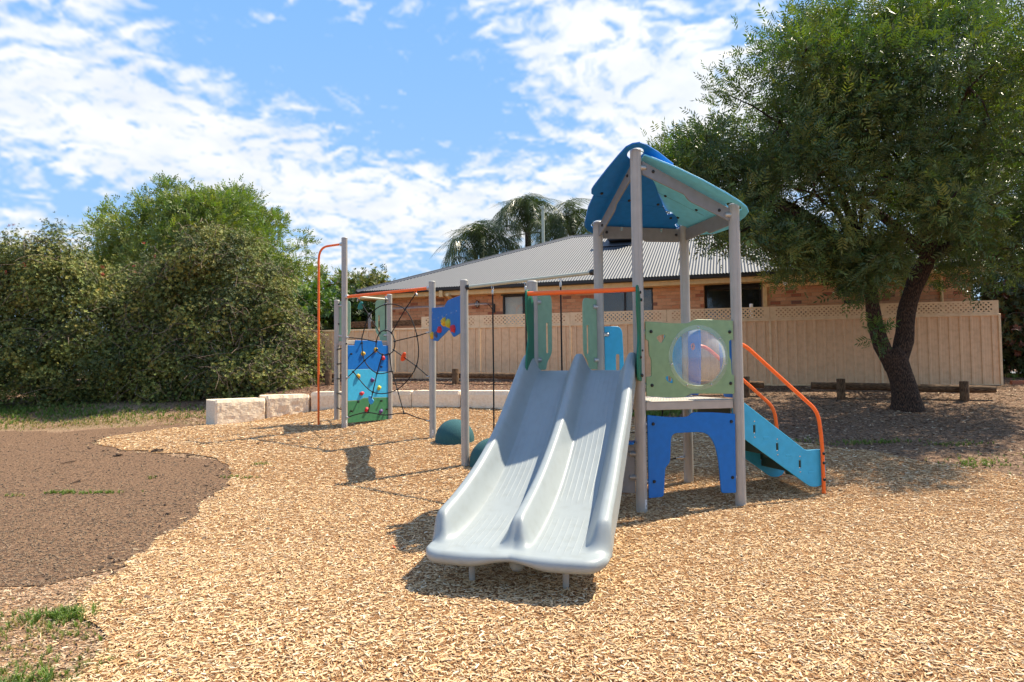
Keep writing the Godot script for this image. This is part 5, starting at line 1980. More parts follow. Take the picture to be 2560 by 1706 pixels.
		for s in [[o[0] + 0.044, cx - 0.025], [cx + 0.025, o[1] - 0.044]]:
			var pb := MB.new()
			pb.box(Vector3((s[0] + s[1]) / 2, cy, fz - 0.012), Vector3(s[1] - s[0], o[3] - o[2] - 0.088, 0.005))
			put("pane", pb, mats.pane, win)
			pb = MB.new()
			pb.box(Vector3((s[0] + s[1]) / 2, cy, fz - 0.075), Vector3(s[1] - s[0] + 0.06, o[3] - o[2], 0.004))
			put("blind", pb, mats.blind_light if k == 0 else mats.blind_dark, win)
		wf = MB.new()
		wf.box(Vector3(cx, o[3] + 0.018, wz + 0.004), Vector3(o[1] - o[0] + 0.1, 0.035, 0.02))
		put("lintel", wf, mats.window_frame, win)
	# ---- recessed sliding door with a dark screen
	var o3: Array = openings[2]
	var df := MB.new()
	var dz := wz - 0.62
	df.box(Vector3(9.90, 2.3, dz + 0.03), Vector3(0.05, 2.7, 0.06), Basis(), 0.003)
	df.box(Vector3(11.25, 2.3, dz + 0.03), Vector3(0.05, 2.7, 0.06), Basis(), 0.003)
	df.box(Vector3(10.575, 3.56, dz + 0.031), Vector3(1.30, 0.06, 0.058), Basis(), 0.003)
	df.box(Vector3(10.60, 2.3, dz + 0.032), Vector3(0.05, 2.46, 0.05), Basis(), 0.003)
	var door := put("door", df, mats.window_frame, t)
	for s in [[9.925, 10.575], [10.625, 11.225]]:
		df = MB.new()
		df.box(Vector3((s[0] + s[1]) / 2, 2.2, dz + 0.02), Vector3(s[1] - s[0], 2.66, 0.005))
		put("pane", df, mats.pane, door)
		df = MB.new()
		df.box(Vector3((s[0] + s[1]) / 2, 2.2, dz - 0.03), Vector3(s[1] - s[0] + 0.05, 2.7, 0.004))
		put("blind", df, mats.blind_black, door)
	# ---- cream boxed trim right of the door
	b = MB.new()
	b.box(Vector3(11.335, 2.2, wz + 0.05), Vector3(0.095, 2.7, 0.085), Basis(), 0.006)
	b.box(Vector3(13.0, 3.505, wz + 0.052), Vector3(3.24, 0.085, 0.088), Basis(), 0.006)
	b.box(Vector3(14.6, 2.2, wz + 0.05), Vector3(0.095, 2.52, 0.085), Basis(), 0.006)
	put("trim", b, mats.cream, t)
	# ---- eaves: gutter, fascia boards, soffit
	b = MB.new()
	b.panel(rounded([0.0, 0.0, 0.0, 0.11, 0.0, 0.03, 0.115, 0.105, 0.0, 0.105, 0.105, 0.0, 0.10, 0.012, 0.03, 0.008, 0.012, 0.0, 0.008, 0.09, 0.0, 0.0, 0.09, 0.0]), [], W, Transform3D(Basis(Vector3(0, 0, 1), Vector3.UP, Vector3(-1, 0, 0)), Vector3(W / 2, eave - 0.105, -0.11)), 0.0005)
	b.box(Vector3(0.004, eave - 0.055, -5.6), Vector3(0.008, 0.11, 11.2))
	put("gutter", b, mats.gutter, t)
	b = MB.new()
	b.box(Vector3(W / 2, eave - 0.125, -0.125), Vector3(W - 0.02, 0.20, 0.02), Basis(), 0.003)
	b.box(Vector3(W / 2, eave - 0.222, -0.29), Vector3(W - 0.03, 0.012, 0.33))
	b.box(Vector3(W / 2, eave - 0.19, wz + 0.012), Vector3(W - 0.7, 0.055, 0.03), Basis(), 0.003)
	b.box(Vector3(0.02, eave - 0.125, -5.6), Vector3(0.02, 0.20, 10.9), Basis(), 0.003)
	put("fascia", b, mats.cream, t)
	# bracketed cream pier under the eave, left of the first window
	b = MB.new()
	b.box(Vector3(2.695, 3.64, -0.06), Vector3(0.11, 0.20, 0.11), Basis(), 0.005)
	b.box(Vector3(2.92, 3.50, -0.24), Vector3(0.09, 0.09, 0.62), Basis(Vector3.UP, 0.0) * Basis(Vector3.RIGHT, -0.28), 0.005)
	put("eave_bracket", b, mats.cream, t)
	# ---- roof: corrugated sheets on the front and left slopes, plain sheets behind
	b = MB.new()
	var pitch := 0.076
	var amp := 0.0085
	var per := 6
	var m := int(W / pitch) * per
	var nrm := Vector3(0, 1, slope).normalized()
	for i in m:
		var pts := []
		for k in 2:
			var u := W * float(i + k) / m
			var l := minf(minf(u, W - u), run)
			var off := amp * sin(TAU * u / pitch)
			var sl := amp * TAU / pitch * cos(TAU * u / pitch)
			var nn := (nrm + Vector3(-sl, 0, 0)).normalized()
			pts.append([Vector3(u, eave, 0.03) + nrm * off, Vector3(u, eave + l * slope, -l) + nrm * off, nn])
		b.quad4(pts[0][0], pts[1][0], pts[1][1], pts[0][1], pts[0][2], pts[1][2], pts[1][2], pts[0][2])
	put("roof", b, mats.roof_sheet, t)
	b = MB.new()
	var depth := run * 2.0
	var rn := Vector3(-1, 0, 0)
	m = int(depth / pitch) * per
	nrm = Vector3(-slope, 1, 0).normalized()
	for i in m:
		var pts := []
		for k in 2:
			var u := depth * float(i + k) / m
			var l := minf(minf(u, depth - u), run)
			var off := amp * sin(TAU * u / pitch)
			var sl := amp * TAU / pitch * cos(TAU * u / pitch)
			var nn := (nrm + Vector3(0, 0, sl)).normalized()
			pts.append([Vector3(-0.03, eave, -u) + nrm * off, Vector3(l, eave + l * slope, -u) + nrm * off, nn])
		b.quad4(pts[0][0], pts[1][0], pts[1][1], pts[0][1], pts[0][2], pts[1][2], pts[1][2], pts[0][2])
	var ry := eave + run * slope
	b.quad(Vector3(0, eave, -depth), Vector3(W, eave, -depth), Vector3(W - run, ry, -run), Vector3(run, ry, -run), Vector3(0, 1, -1))
	b.tri(Vector3(W, eave, 0), Vector3(W, eave, -depth), Vector3(W - run, ry, -run), Vector3(1, 1, 0))
	put("roof", b, mats.roof_sheet, t)
	# ridge and hip cappings
	var lines := [[Vector3(0, eave, 0), Vector3(run, ry, -run)], [Vector3(run, ry, -run), Vector3(W - run, ry, -run)], [Vector3(W, eave, 0), Vector3(W - run, ry, -run)], [Vector3(0, eave, -depth), Vector3(run, ry, -run)]]
	for k in lines.size():
		var p: Vector3 = lines[k][0]
		var q: Vector3 = lines[k][1]
		var d := (q - p).normalized()
		var sides := [Vector3(0, 1, slope).normalized(), Vector3(-slope, 1, 0).normalized()]
		if k == 1: sides = [Vector3(0, 1, slope).normalized(), Vector3(0, 1, -slope).normalized()]
		if k == 2: sides = [Vector3(0, 1, slope).normalized(), Vector3(slope, 1, 0).normalized()]
		if k == 3: sides = [Vector3(0, 1, -slope).normalized(), Vector3(-slope, 1, 0).normalized()]
		b = MB.new()
		var up: Vector3 = (sides[0] + sides[1]).normalized()
		for s in 2:
			var a: Vector3 = d.cross(sides[s]).normalized()
			if a.dot(sides[1 - s]) > 0.0 and a.y > 0 or a.y > 0.01:
				a = -a
			var o := up * 0.03
			b.quad(p + o, q + o, q + a * 0.16 + sides[s] * 0.014, p + a * 0.16 + sides[s] * 0.014, sides[s])
			b.quad(p + a * 0.16 + sides[s] * 0.014, q + a * 0.16 + sides[s] * 0.014, q + a * 0.165 + sides[s] * 0.002, p + a * 0.165 + sides[s] * 0.002, a)
		b.tube([p + up * 0.03, q + up * 0.03], 0.016, 8)
		put("ridge_cap", b, mats.ridge, t)
	# evaporative cooler on the front slope and its flashing
	var cool := Vector3(7.28, eave + 4.05 * slope, -4.05)
	b = MB.new()
	b.box(cool + Vector3(0, 0.36, 0), Vector3(0.86, 0.72, 0.9), Basis(), 0.03)
	for k in 7:
		b.box(cool + Vector3(0, 0.18 + k * 0.07, 0.456), Vector3(0.7, 0.03, 0.02), Basis(Vector3.RIGHT, 0.5))
	put("roof_cooler", b, mats.ridge, t)
	b = MB.new()
	b.box(cool + Vector3(0, 0.035, 0), Vector3(1.15, 0.02, 1.25), Basis(Vector3.RIGHT, deg_to_rad(22.7)), 0.004)
	put("flashing", b, mats.roof_sheet, t)
	# galvanised flue with a cowl
	b = MB.new()
	b.lathe([Vector2(0.055, 5.4), Vector2(0.055, 7.36)], Transform3D(Basis(), Vector3(4.02, 0, -6.4)), 18)
	b.lathe([Vector2(0.055, 7.34), Vector2(0.085, 7.36), Vector2(0.085, 7.46), Vector2(0.0, 7.49)], Transform3D(Basis(), Vector3(4.02, 0, -6.4)), 18)
	put("flue", b, mats.pale_pipe, t)
	# downpipe and vent brick on the right-hand wall
	b = MB.new()
	b.tube([Vector3(15.2, 1.0, wz + 0.05), Vector3(15.2, 3.55, wz + 0.05)], 0.035, 12)
	put("downpipe", b, mats.cream, t)
	b = MB.new()
	b.box(Vector3(13.25, 3.03, wz + 0.006), Vector3(0.24, 0.08, 0.02), Basis(), 0.003)
	put("wall_vent", b, mats.window_frame, t)

	var inv := t.transform
	# wall lamp
	var l := thing("wall_lamp", "black oval bulkhead lamp on the brick wall left of the pale window", "wall lamp", inv * Vector3(3.645, 3.333, wz + 0.012), t.rotation.y)
	b = MB.new()
	b.panel(circle(0, 0, 0.062, 28, 0.105), [], 0.04, Transform3D(Basis(), Vector3(0, 0, 0.02)), 0.012)
	put("base", b, mats.black, l)
	b = MB.new()
	b.lathe([Vector2(0.05, 0), Vector2(0.046, 0.03), Vector2(0.03, 0.05), Vector2(0, 0.058)], Transform3D(Basis(Vector3(1, 0, 0), Vector3(0, 0, 1), Vector3(0, -1.7, 0)), Vector3(0, 0, 0.038)), 24)
	put("lens", b, mats.white_tag, l)
	b = MB.new()
	for k in 3:
		b.box(Vector3(0, -0.04 + k * 0.04, 0.088), Vector3(0.11, 0.012, 0.014), Basis(), 0.003)
	b.box(Vector3(0, 0, 0.094), Vector3(0.012, 0.2, 0.012), Basis(), 0.003)
	put("guard", b, mats.black, l)
	# folding clothes line
	l = thing("clothes_line", "grey wall-mounted clothes line frame reaching along the brick wall", "clothes line", inv * Vector3(4.16, 3.2, wz + 0.012), t.rotation.y)
	b = MB.new()
	b.box(Vector3(0, 0.0, 0.02), Vector3(0.04, 0.26, 0.03), Basis(), 0.004)
	b.tube([Vector3(0, -0.09, 0.03), Vector3(-0.10, 0.10, 0.26), Vector3(-0.12, 0.11, 0.34)], 0.011, 8)
	put("bracket", b, mats.black, l)
	b = MB.new()
	b.tube([Vector3(-0.02, 0.10, 0.03), Vector3(-0.12, 0.11, 0.42), Vector3(-3.1, 0.08, 0.42), Vector3(-3.2, 0.07, 0.03)], 0.013, 10)
	put("frame", b, mats.board_grey, l)
	b = MB.new()
	for k in 3:
		b.tube([Vector3(-0.09, 0.105, 0.12 + k * 0.09), Vector3(-3.12, 0.075, 0.12 + k * 0.09)], 0.0025, 5)
	put("lines", b, mats.white_tag, l)
	# security camera
	l = thing("security_camera", "small white security camera under the eave right of the dark door", "security camera", inv * Vector3(11.78, 3.594, -0.30), t.rotation.y)
	b = MB.new()
	b.lathe([Vector2(0.05, -0.03), Vector2(0.05, -0.003)], Transform3D(), 16)
	put("mount", b, mats.white_tag, l)
	b = MB.new()
	b.lathe([Vector2(0.0, -0.062), Vector2(0.04, -0.06), Vector2(0.046, 0.0), Vector2(0.046, 0.10), Vector2(0.0, 0.105)], Transform3D(Basis(Vector3.RIGHT, 1.95), Vector3(0.02, -0.062, 0.02)), 16)
	put("body", b, mats.white_tag, l)
	# galvanised rail post and a grey tube that stand between house and fence
	l = thing("side_gate", "weathered grey timber rail with a round post between fence and house", "gate", V(-3.9, 1.2, 18.75), t.rotation.y)
	b = MB.new()
	b.tube([Vector3(0, -0.1, 0), Vector3(0, 1.86, 0)], 0.05, 14)
	put("post", b, mats.board_grey, l)
	b = MB.new()
	b.box(Vector3(0.55, 1.55, 0), Vector3(2.6, 0.16, 0.04), Basis(), 0.004)
	put("rail", b, mats.log, l)
	l = thing("roof_vent_pipe", "short white pipe end sticking up behind the lattice under the dark door", "pipe", inv * Vector3(10.98, 1.2, 0.25), t.rotation.y)
	b = MB.new()
	b.lathe([Vector2(0.035, 0), Vector2(0.035, 1.72), Vector2(0.043, 1.72), Vector2(0.043, 1.80), Vector2(0.0, 1.81)], Transform3D(), 14)
	put("pipe", b, mats.white_tag, l)
	# neighbour's shed beyond the left end of the fence
	l = thing("garden_shed", "low shed with a blue-grey ribbed roof edge beyond the left end of the fence", "shed", V(-8.6, 0.9, 23.2), t.rotation.y)
	b = MB.new()
	b.box(Vector3(0, 0.85, -1.5), Vector3(4.0, 1.7, 3.0), Basis(), 0.01)
	put("wall", b, mats.fence, l)
	b = MB.new()
	b.box(Vector3(0, 1.84, 0.02), Vector3(4.3, 0.16, 0.05), Basis(), 0.01)
	for k in 36:
		b.box(Vector3(-2.1 + k * 0.12, 1.84, 0.05), Vector3(0.04, 0.13, 0.02))
	b.box(Vector3(0, 1.95, -1.5), Vector3(4.3, 0.06, 3.2), Basis(Vector3.RIGHT, 0.05), 0.01)
	put("roof", b, mats.board_grey, l)

# ---------------------------------------------------------------- vegetation
func leaf_spray(pairs: int, l: float, w: float, droop: float, sd: int) -> ArrayMesh:
	# a feathered leaf along +y: pairs of pointed leaflets on a curved stalk
	var b := MB.new()
	var r := RandomNumberGenerator.new()
	r.seed = sd
	for i in pairs + 1:
		var t := (0.25 + 0.75 * i / pairs)
		var p := Vector3(0, t, -droop * t * t)
		for s in ([-1.0, 1.0] if i < pairs else [0.0]):
			var d := Vector3(s * 0.9, 0.55 if s != 0.0 else 1.0, -0.3 * absf(s) + r.randf_range(-0.25, 0.25)).normalized()
			var side := d.cross(Vector3(0, 0, 1)).normalized() * w
			var mid := p + d * l * 0.45
			var tip := p + d * l * r.randf_range(0.85, 1.1) + Vector3(0, -0.02, -0.08)
			b.tri(p, mid + side, tip, Vector3(0, 0, 1))
			b.tri(p, tip, mid - side, Vector3(0, 0, 1))
	return b.mesh()

func leaf_tuft(count: int, w: float, sd: int) -> ArrayMesh:
	var b := MB.new()
	var r := RandomNumberGenerator.new()
	r.seed = sd
	for i in count:
		var a := i * 2.4
		var d := Vector3(cos(a) * 0.8, r.randf_range(0.1, 0.9), sin(a) * 0.8).normalized()
		var p := Vector3(0, 0.25 * i / count, 0)
		var side := d.cross(Vector3.UP).normalized() * w
		var mid := p + d * 0.45
		var tip := p + d * r.randf_range(0.7, 1.0) + Vector3.DOWN * 0.06
		b.tri(p, mid + side, tip, Vector3.UP)
		b.tri(p, tip, mid - side, Vector3.UP)
	return b.mesh()

# blobs: [x, y, d, rx, ry, rd, clumps]
func foliage(parent: Node3D, called: String, meshes: Array, mat: Material, blobs: Array, per: int, spread: float, size: float, tones: Array, sd: int, hollow := 0.35, lift := 0.25) -> Array:
	rg.seed = sd
	var places := []
	var tint := []
	for m in meshes:
		places.append([])
		tint.append(PackedColorArray())
	var hearts := []
	var inv := parent.position
	for b in blobs:
		var ctr := V(b[0], b[1], b[2]) - inv
		for c in b[6]:
			var d := Vector3(rg.randfn(), rg.randfn(), rg.randfn()).normalized()
			var k := hollow + (1.0 - hollow) * pow(rg.randf(), 0.45)
			var at := ctr + d * Vector3(b[3], b[4], b[5]) * k
			hearts.append([at, ctr, d])
			var base: Color = tones[rg.randi() % tones.size()]
			var bright := rg.randf_range(0.82, 1.18)
			for i in per:
				var o := Vector3(rg.randfn(), rg.randfn() * 0.85, rg.randfn()) * spread
				var y := (d * 0.7 + o.normalized() * 0.55 + Vector3(rg.randfn(), rg.randfn(), rg.randfn()) * 0.5 + Vector3.UP * lift).normalized()
				var bas := aimed(y) * Basis(Vector3.UP, rg.randf() * TAU)
				var s := size * rg.randf_range(0.7, 1.25)
				var q := rg.randi() % meshes.size()
				places[q].append(Transform3D(bas.scaled_local(Vector3(s, s, s)), at + o))
				var g := bright * rg.randf_range(0.75, 1.3)
				var y2: float = clampf(rg.randfn(0.0, 0.12), -0.2, 0.4)
				tint[q].append(Color(base.r * g * (1.0 + y2), base.g * g, base.b * g))
	for q in meshes.size():
		scatter(called, meshes[q], mat, places[q], tint[q], parent).set_meta("kind", "stuff")
	return hearts

func make_ash() -> void:
	var o := V(7.43, 0.6, 12.96)
	var t := thing("ash_tree", "big leafy ash tree with a dark forked trunk in front of the fence", "tree", o)
	var W := func(x: float, y: float, d: float) -> Vector3: return V(x, y, d) - o
	var b := MB.new()
	var f := FastNoiseLite.new()
	f.seed = 3
	f.frequency = 0.8
	var bole := spline([W.call(7.45, 0.35, 12.96), W.call(7.44, 0.75, 12.96), W.call(7.38, 1.15, 12.96), W.call(7.26, 1.55, 12.96), W.call(7.20, 1.80, 12.96)], 5)
	var br := [0.46, 0.42, 0.37, 0.325, 0.295, 0.27, 0.25, 0.24, 0.23, 0.222, 0.217, 0.214, 0.212, 0.212, 0.214, 0.215, 0.212, 0.205, 0.19, 0.17, 0.14]
	b.tube(bole, br, 22)
	var lims := [
		[[7.26, 1.40, 12.96, 0.17], [7.0, 1.85, 12.95, 0.14], [6.86, 2.45, 12.94, 0.125], [6.80, 3.0, 12.92, 0.11], [6.68, 3.6, 12.9, 0.10], [6.3, 4.4, 12.7, 0.075], [5.7, 5.2, 12.4, 0.05]],
		[[7.24, 1.40, 12.96, 0.18], [7.44, 1.95, 12.98, 0.17], [7.52, 2.5, 13.0, 0.16], [7.72, 3.05, 13.02, 0.155], [7.98, 3.55, 13.05, 0.15], [8.05, 4.2, 13.1, 0.14], [8.0, 5.2, 13.2, 0.10], [7.6, 6.6, 13.2, 0.06]],
		[[7.95, 3.5, 13.05, 0.12], [8.4, 3.75, 13.0, 0.1], [9.1, 3.95, 12.9, 0.08], [9.9, 4.5, 12.7, 0.05]],
		[[7.98, 3.6, 13.05, 0.11], [7.6, 4.2, 13.4, 0.09], [7.0, 5.1, 14.0, 0.07], [6.6, 6.0, 14.6, 0.045]],
		[[6.68, 3.55, 12.9, 0.08], [6.0, 3.9, 12.5, 0.06], [5.0, 4.2, 12.0, 0.045], [4.1, 4.5, 11.8, 0.03]],
		[[8.03, 4.0, 13.1, 0.09], [8.3, 4.9, 12.6, 0.07], [8.4, 5.8, 11.9, 0.05]]]
	for l in lims:
		var ps := []
		var rr := []
		for p in l:
			ps.append(W.call(p[0], p[1], p[2]))
		var sp := spline(ps, 4)
		for i in sp.size():
			var u := float(i) / 4.0
			var k := mini(int(u), l.size() - 2)
			rr.append(lerpf(l[k][3], l[k + 1][3], u - k) * (1.0 + f.get_noise_1d(i * 1.7 + l[0][0] * 30) * 0.14))
		b.tube(sp, rr, 16)
	put("trunk", b, mats.bark, t)
	var tones := [Color(0.105, 0.155, 0.05), Color(0.13, 0.175, 0.052), Color(0.08, 0.125, 0.046), Color(0.20, 0.235, 0.062), Color(0.115, 0.16, 0.054)]
	var meshes := [leaf_spray(4, 0.46, 0.062, 0.25, 1), leaf_spray(3, 0.5, 0.066, 0.4, 2)]
	var blobs := [
		[7.1, 6.2, 13.2, 2.3, 2.0, 2.2, 60], [4.9, 5.85, 12.2, 1.5, 1.35, 1.5, 36], [3.85, 4.85, 12.0, 0.95, 0.85, 1.0, 18], [3.15, 5.15, 12.0, 0.55, 0.6, 0.6, 9], [2.75, 4.75, 12.0, 0.35, 0.35, 0.4, 4],
		[5.25, 4.45, 11.7, 1.25, 0.9, 1.2, 28], [4.2, 3.85, 12.0, 0.75, 0.5, 0.8, 12], [6.3, 7.4, 13.0, 1.5, 1.2, 1.6, 34], [8.5, 7.4, 13.2, 1.8, 1.3, 1.8, 44], [9.0, 5.65, 12.8, 1.6, 1.4, 1.6, 38],
		[6.7, 4.7, 11.6, 1.5, 1.0, 1.2, 30], [8.4, 4.4, 12.0, 1.3, 0.9, 1.1, 26], [6.1, 3.55, 12.2, 0.75, 0.4, 0.7, 13], [6.5, 3.3, 12.5, 0.3, 0.35, 0.3, 5], [9.3, 3.6, 12.6, 1.0, 0.6, 0.9, 14], [5.2, 3.55, 12.4, 0.6, 0.4, 0.6, 9],
		[7.2, 5.4, 15.2, 2.2, 1.6, 1.4, 38], [9.6, 5.2, 14.6, 1.7, 1.5, 1.4, 28], [5.0, 5.3, 14.4, 1.5, 1.4, 1.3, 26], [7.5, 6.0, 11.0, 1.5, 1.2, 1.0, 30], [8.9, 4.0, 14.4, 1.2, 0.7, 0.9, 12], [7.4, 8.3, 13.2, 1.6, 0.8, 1.4, 26], [10.6, 6.4, 13.4, 1.4, 1.6, 1.4, 24], [6.1, 6.3, 11.3, 1.0, 0.9, 0.8, 18], [5.6, 6.9, 12.6, 1.0, 0.9, 1.0, 18]]
	var hearts := foliage(t, "crown", meshes, mats.leaf, lobed(blobs, 5, 52), 46, 0.2, 0.20, tones, 51, 0.5, 0.15)
	b = MB.new()
	var k := 0
	for h in hearts:
		k += 1
		if k % 3 != 0:
			continue
		var c: Vector3 = h[1]
		var e: Vector3 = h[0]
		b.tube([c, c.lerp(e, 0.5) + Vector3.UP * 0.1 + Vector3(f.get_noise_1d(k), 0, f.get_noise_1d(k + 500.0)) * 0.3, e], [0.022, 0.014, 0.006], 5, false)
	for q in blobs:
		var c := V(q[0], q[1], q[2]) - o
		var root: Vector3 = W.call(8.0, 4.4, 13.1) if q[0] > 6.6 else W.call(6.6, 3.7, 12.9)
		if q[1] < 4.0:
			root = W.call(7.95, 3.6, 13.05) if q[0] > 7.0 else W.call(6.7, 3.5, 12.9)
		b.tube([root, root.lerp(c, 0.5) + Vector3.UP * 0.15, c], [0.05, 0.035, 0.022], 7, false)
	put("branches", b, mats.bark, t)
	# shoot low on the left limb
	foliage(t, "shoot", [meshes[0]], mats.leaf, [[6.83, 2.05, 12.78, 0.12, 0.16, 0.1, 3]], 10, 0.05, 0.2, [Color(0.10, 0.17, 0.035)], 5, 0.2, -0.2)

func bush(called: String, label: String, cat: String, group: String, at: Vector3, blobs: Array, meshes: Array, mat: Material, per: int, spread: float, size: float, tones: Array, sd: int, twigs := 0, hollow := 0.5) -> Node3D:
	var t := thing(called, label, cat, at, 0.0, group)
	var hearts := foliage(t, "leaves", meshes, mat, lobed(blobs, 16, sd), per, spread, size, tones, sd, hollow, 0.3)
	var b := MB.new()
	rg.seed = sd + 900
	for i in 7:
		var a := rg.randf() * TAU
		var q: Array = blobs[rg.randi() % blobs.size()]
		var top := V(q[0], q[1], q[2]) - at
		b.tube([Vector3(cos(a) * 0.2, -0.1, sin(a) * 0.2), top * 0.5 + Vector3(cos(a), 0, sin(a)) * 0.25, top + Vector3(cos(a), 0.4, sin(a)) * 0.4], [0.05, 0.035, 0.012], 7, false)
	for i in twigs:
		var h: Array = hearts[rg.randi() % hearts.size()]
		var e: Vector3 = h[0] + h[2] * 0.3
		var c: Vector3 = (h[1] as Vector3).lerp(e, 0.55) + Vector3(rg.randfn(), rg.randf_range(0.0, 0.6), rg.randfn()) * 0.3
		var drop := e + Vector3(rg.randfn() * 0.22, -rg.randf_range(0.05, 0.45), rg.randfn() * 0.12)
		b.tube(spline([c, c.lerp(e, 0.6) + Vector3.UP * 0.12, e, drop], 3), 0.0065, 4, false)
	put("branches", b, mats.twig if twigs > 0 else mats.bark, t)
	return t

# breaks big foliage masses up into many bulging lobes
func lobed(blobs: Array, n: int, sd: int) -> Array:
	var r := RandomNumberGenerator.new()
	r.seed = sd
	var o := []
	for b in blobs:
		var core: Array = b.duplicate()
		core[6] = int(b[6] * 0.45)
		for k in [3, 4, 5]:
			core[k] *= 0.86
		o.append(core)
		for i in n:
			var d := Vector3(r.randfn(), r.randfn(), r.randfn()).normalized()
			var s := r.randf_range(0.2, 0.38)
			o.append([b[0] + d.x * b[3] * 0.86, b[1] + d.y * b[4] * 0.86, b[2] + d.z * b[5] * 0.86, b[3] * s, b[4] * s, b[5] * s * 1.2, maxi(3, int(b[6] * 0.7 / n))])
	return o

func make_shrubs() -> void:
	var tuft := [leaf_tuft(8, 0.13, 5), leaf_tuft(7, 0.11, 6)]
	var olive := [Color(0.165, 0.19, 0.036), Color(0.22, 0.23, 0.048), Color(0.105, 0.135, 0.03), Color(0.32, 0.31, 0.07), Color(0.06, 0.085, 0.02)]
	var grp := "tall bottlebrush shrubs along the left side"
	bush("bottlebrush_shrub", "tall dense shrub cut by the left edge of the photo", "shrub", grp, on_ground(-16.0, 18.6), [[-16.0, 2.7, 18.6, 2.5, 2.3, 1.5, 330], [-14.9, 3.8, 18.8, 1.7, 1.4, 1.2, 130], [-14.6, 1.6, 17.9, 1.6, 1.1, 0.7, 120], [-15.5, 2.4, 18.6, 2.2, 1.0, 0.5, 140]], tuft, mats.leaf_hedge, 52, 0.17, 0.07, olive, 61, 160)
	bush("bottlebrush_shrub", "tall dense shrub with a few red flowers near the left edge", "shrub", grp, on_ground(-12.1, 18.5), [[-12.1, 2.6, 18.5, 2.4, 2.1, 1.4, 330], [-12.4, 3.9, 18.7, 1.8, 1.3, 1.2, 170], [-11.2, 1.6, 17.7, 1.7, 1.1, 0.7, 130], [-13.2, 1.6, 17.7, 1.5, 1.1, 0.7, 110], [-13.7, 4.4, 18.8, 0.9, 0.8, 0.8, 50], [-12.2, 2.2, 18.6, 2.3, 1.0, 0.5, 150]], tuft, mats.leaf_hedge, 52, 0.17, 0.07, olive, 62, 300)
	bush("bottlebrush_shrub", "lower dark shrub filling the dip between the two tallest shrubs", "shrub", grp, on_ground(-10.4, 19.9), [[-10.4, 2.5, 19.9, 1.6, 2.0, 1.1, 260], [-10.2, 3.7, 20.1, 1.2, 1.2, 1.0, 110], [-10.2, 1.4, 19.2, 1.2, 0.9, 0.6, 100]], tuft, mats.leaf_hedge, 52, 0.17, 0.07, [olive[0], olive[2], olive[4]], 63, 160)
	bush("bottlebrush_shrub", "tall domed twiggy shrub just left of the stone blocks", "shrub", grp, on_ground(-8.0, 18.5), [[-8.0, 2.8, 18.4, 2.2, 2.1, 1.3, 360], [-7.8, 4.0, 18.5, 1.6, 1.3, 1.1, 210], [-7.5, 1.5, 17.7, 1.5, 0.9, 0.6, 130], [-8.7, 1.4, 17.6, 1.3, 0.9, 0.5, 100], [-8.0, 2.4, 18.4, 2.0, 1.0, 0.5, 140]], tuft, mats.leaf_hedge, 52, 0.17, 0.07, olive, 64, 750)
	bush("bottlebrush_shrub", "low sprawling twiggy shrub behind the first stone blocks beside the fire pole", "shrub", grp, on_ground(-6.2, 18.2), [[-6.2, 2.1, 18.1, 1.25, 1.25, 0.8, 150], [-5.75, 1.45, 17.6, 1.0, 0.75, 0.6, 90], [-6.8, 2.9, 18.3, 0.8, 0.8, 0.7, 50], [-6.7, 1.3, 17.3, 0.9, 0.65, 0.5, 70]], tuft, mats.leaf_hedge, 50, 0.17, 0.07, olive, 65, 480)
	var red := thing("red_flowers", "small red bottlebrush flowers dotted over the top of the left shrubs", "flowers", V(-13.0, 4.4, 18.4))
	foliage(red, "flowers", [leaf_tuft(14, 0.05, 9)], mats.leaf_hedge, [[-13.2, 4.6, 17.9, 2.2, 0.9, 0.7, 16], [-10.6, 4.5, 18.5, 1.5, 0.5, 0.5, 6]], 2, 0.05, 0.08, [Color(0.42, 0.05, 0.035)], 66, 0.8)
	red.set_meta("kind", "stuff")
	# shrubs and trees beyond the fence
	var lf := [leaf_spray(3, 0.5, 0.12, 0.2, 21), leaf_tuft(9, 0.16, 22)]
	bush("garden_shrub", "bright green feathery shrub behind the fence left of the climbing tower", "shrub", "shrubs behind the left fence", V(-7.3, 0.9, 24.6), [[-7.3, 3.0, 24.6, 1.5, 1.5, 1.2, 90], [-8.4, 3.2, 25.0, 1.2, 1.2, 1.0, 60], [-6.3, 2.6, 24.2, 0.8, 1.2, 0.9, 40]], lf, mats.leaf_far, 40, 0.26, 0.2, [Color(0.13, 0.20, 0.04), Color(0.16, 0.22, 0.05), Color(0.10, 0.17, 0.035)], 71)
	bush("garden_shrub", "dark green rounded shrub behind the climbing tower's hand boards", "shrub", "shrubs behind the left fence", V(-5.5, 0.9, 23.4), [[-5.5, 2.6, 23.4, 0.95, 1.3, 0.9, 70], [-5.1, 3.2, 23.8, 0.7, 0.8, 0.8, 30]], lf, mats.leaf_far, 40, 0.22, 0.16, [Color(0.045, 0.075, 0.02), Color(0.06, 0.09, 0.024)], 72)
	bush("garden_shrub", "yellowish shrub with spiky tips beyond the left end of the house roof", "shrub", "shrubs behind the left fence", V(-6.3, 0.9, 27.0), [[-6.6, 4.0, 27.0, 1.1, 1.1, 1.0, 60], [-5.5, 4.3, 27.2, 0.8, 0.75, 0.8, 40], [-5.9, 3.2, 27.0, 1.5, 1.2, 1.0, 50]], lf, mats.leaf_far, 40, 0.24, 0.17, [Color(0.26, 0.22, 0.06), Color(0.20, 0.19, 0.05), Color(0.14, 0.16, 0.045)], 73)
	var big := [leaf_spray(4, 0.42, 0.09, 0.25, 31), leaf_spray(3, 0.5, 0.1, 0.4, 32)]
	var gx := -14.0
	var gd := 30.0
	var t := thing("round_tree", "large round-crowned green tree rising behind the left shrubs", "tree", V(gx, 0.8, gd))
	var tb := MB.new()
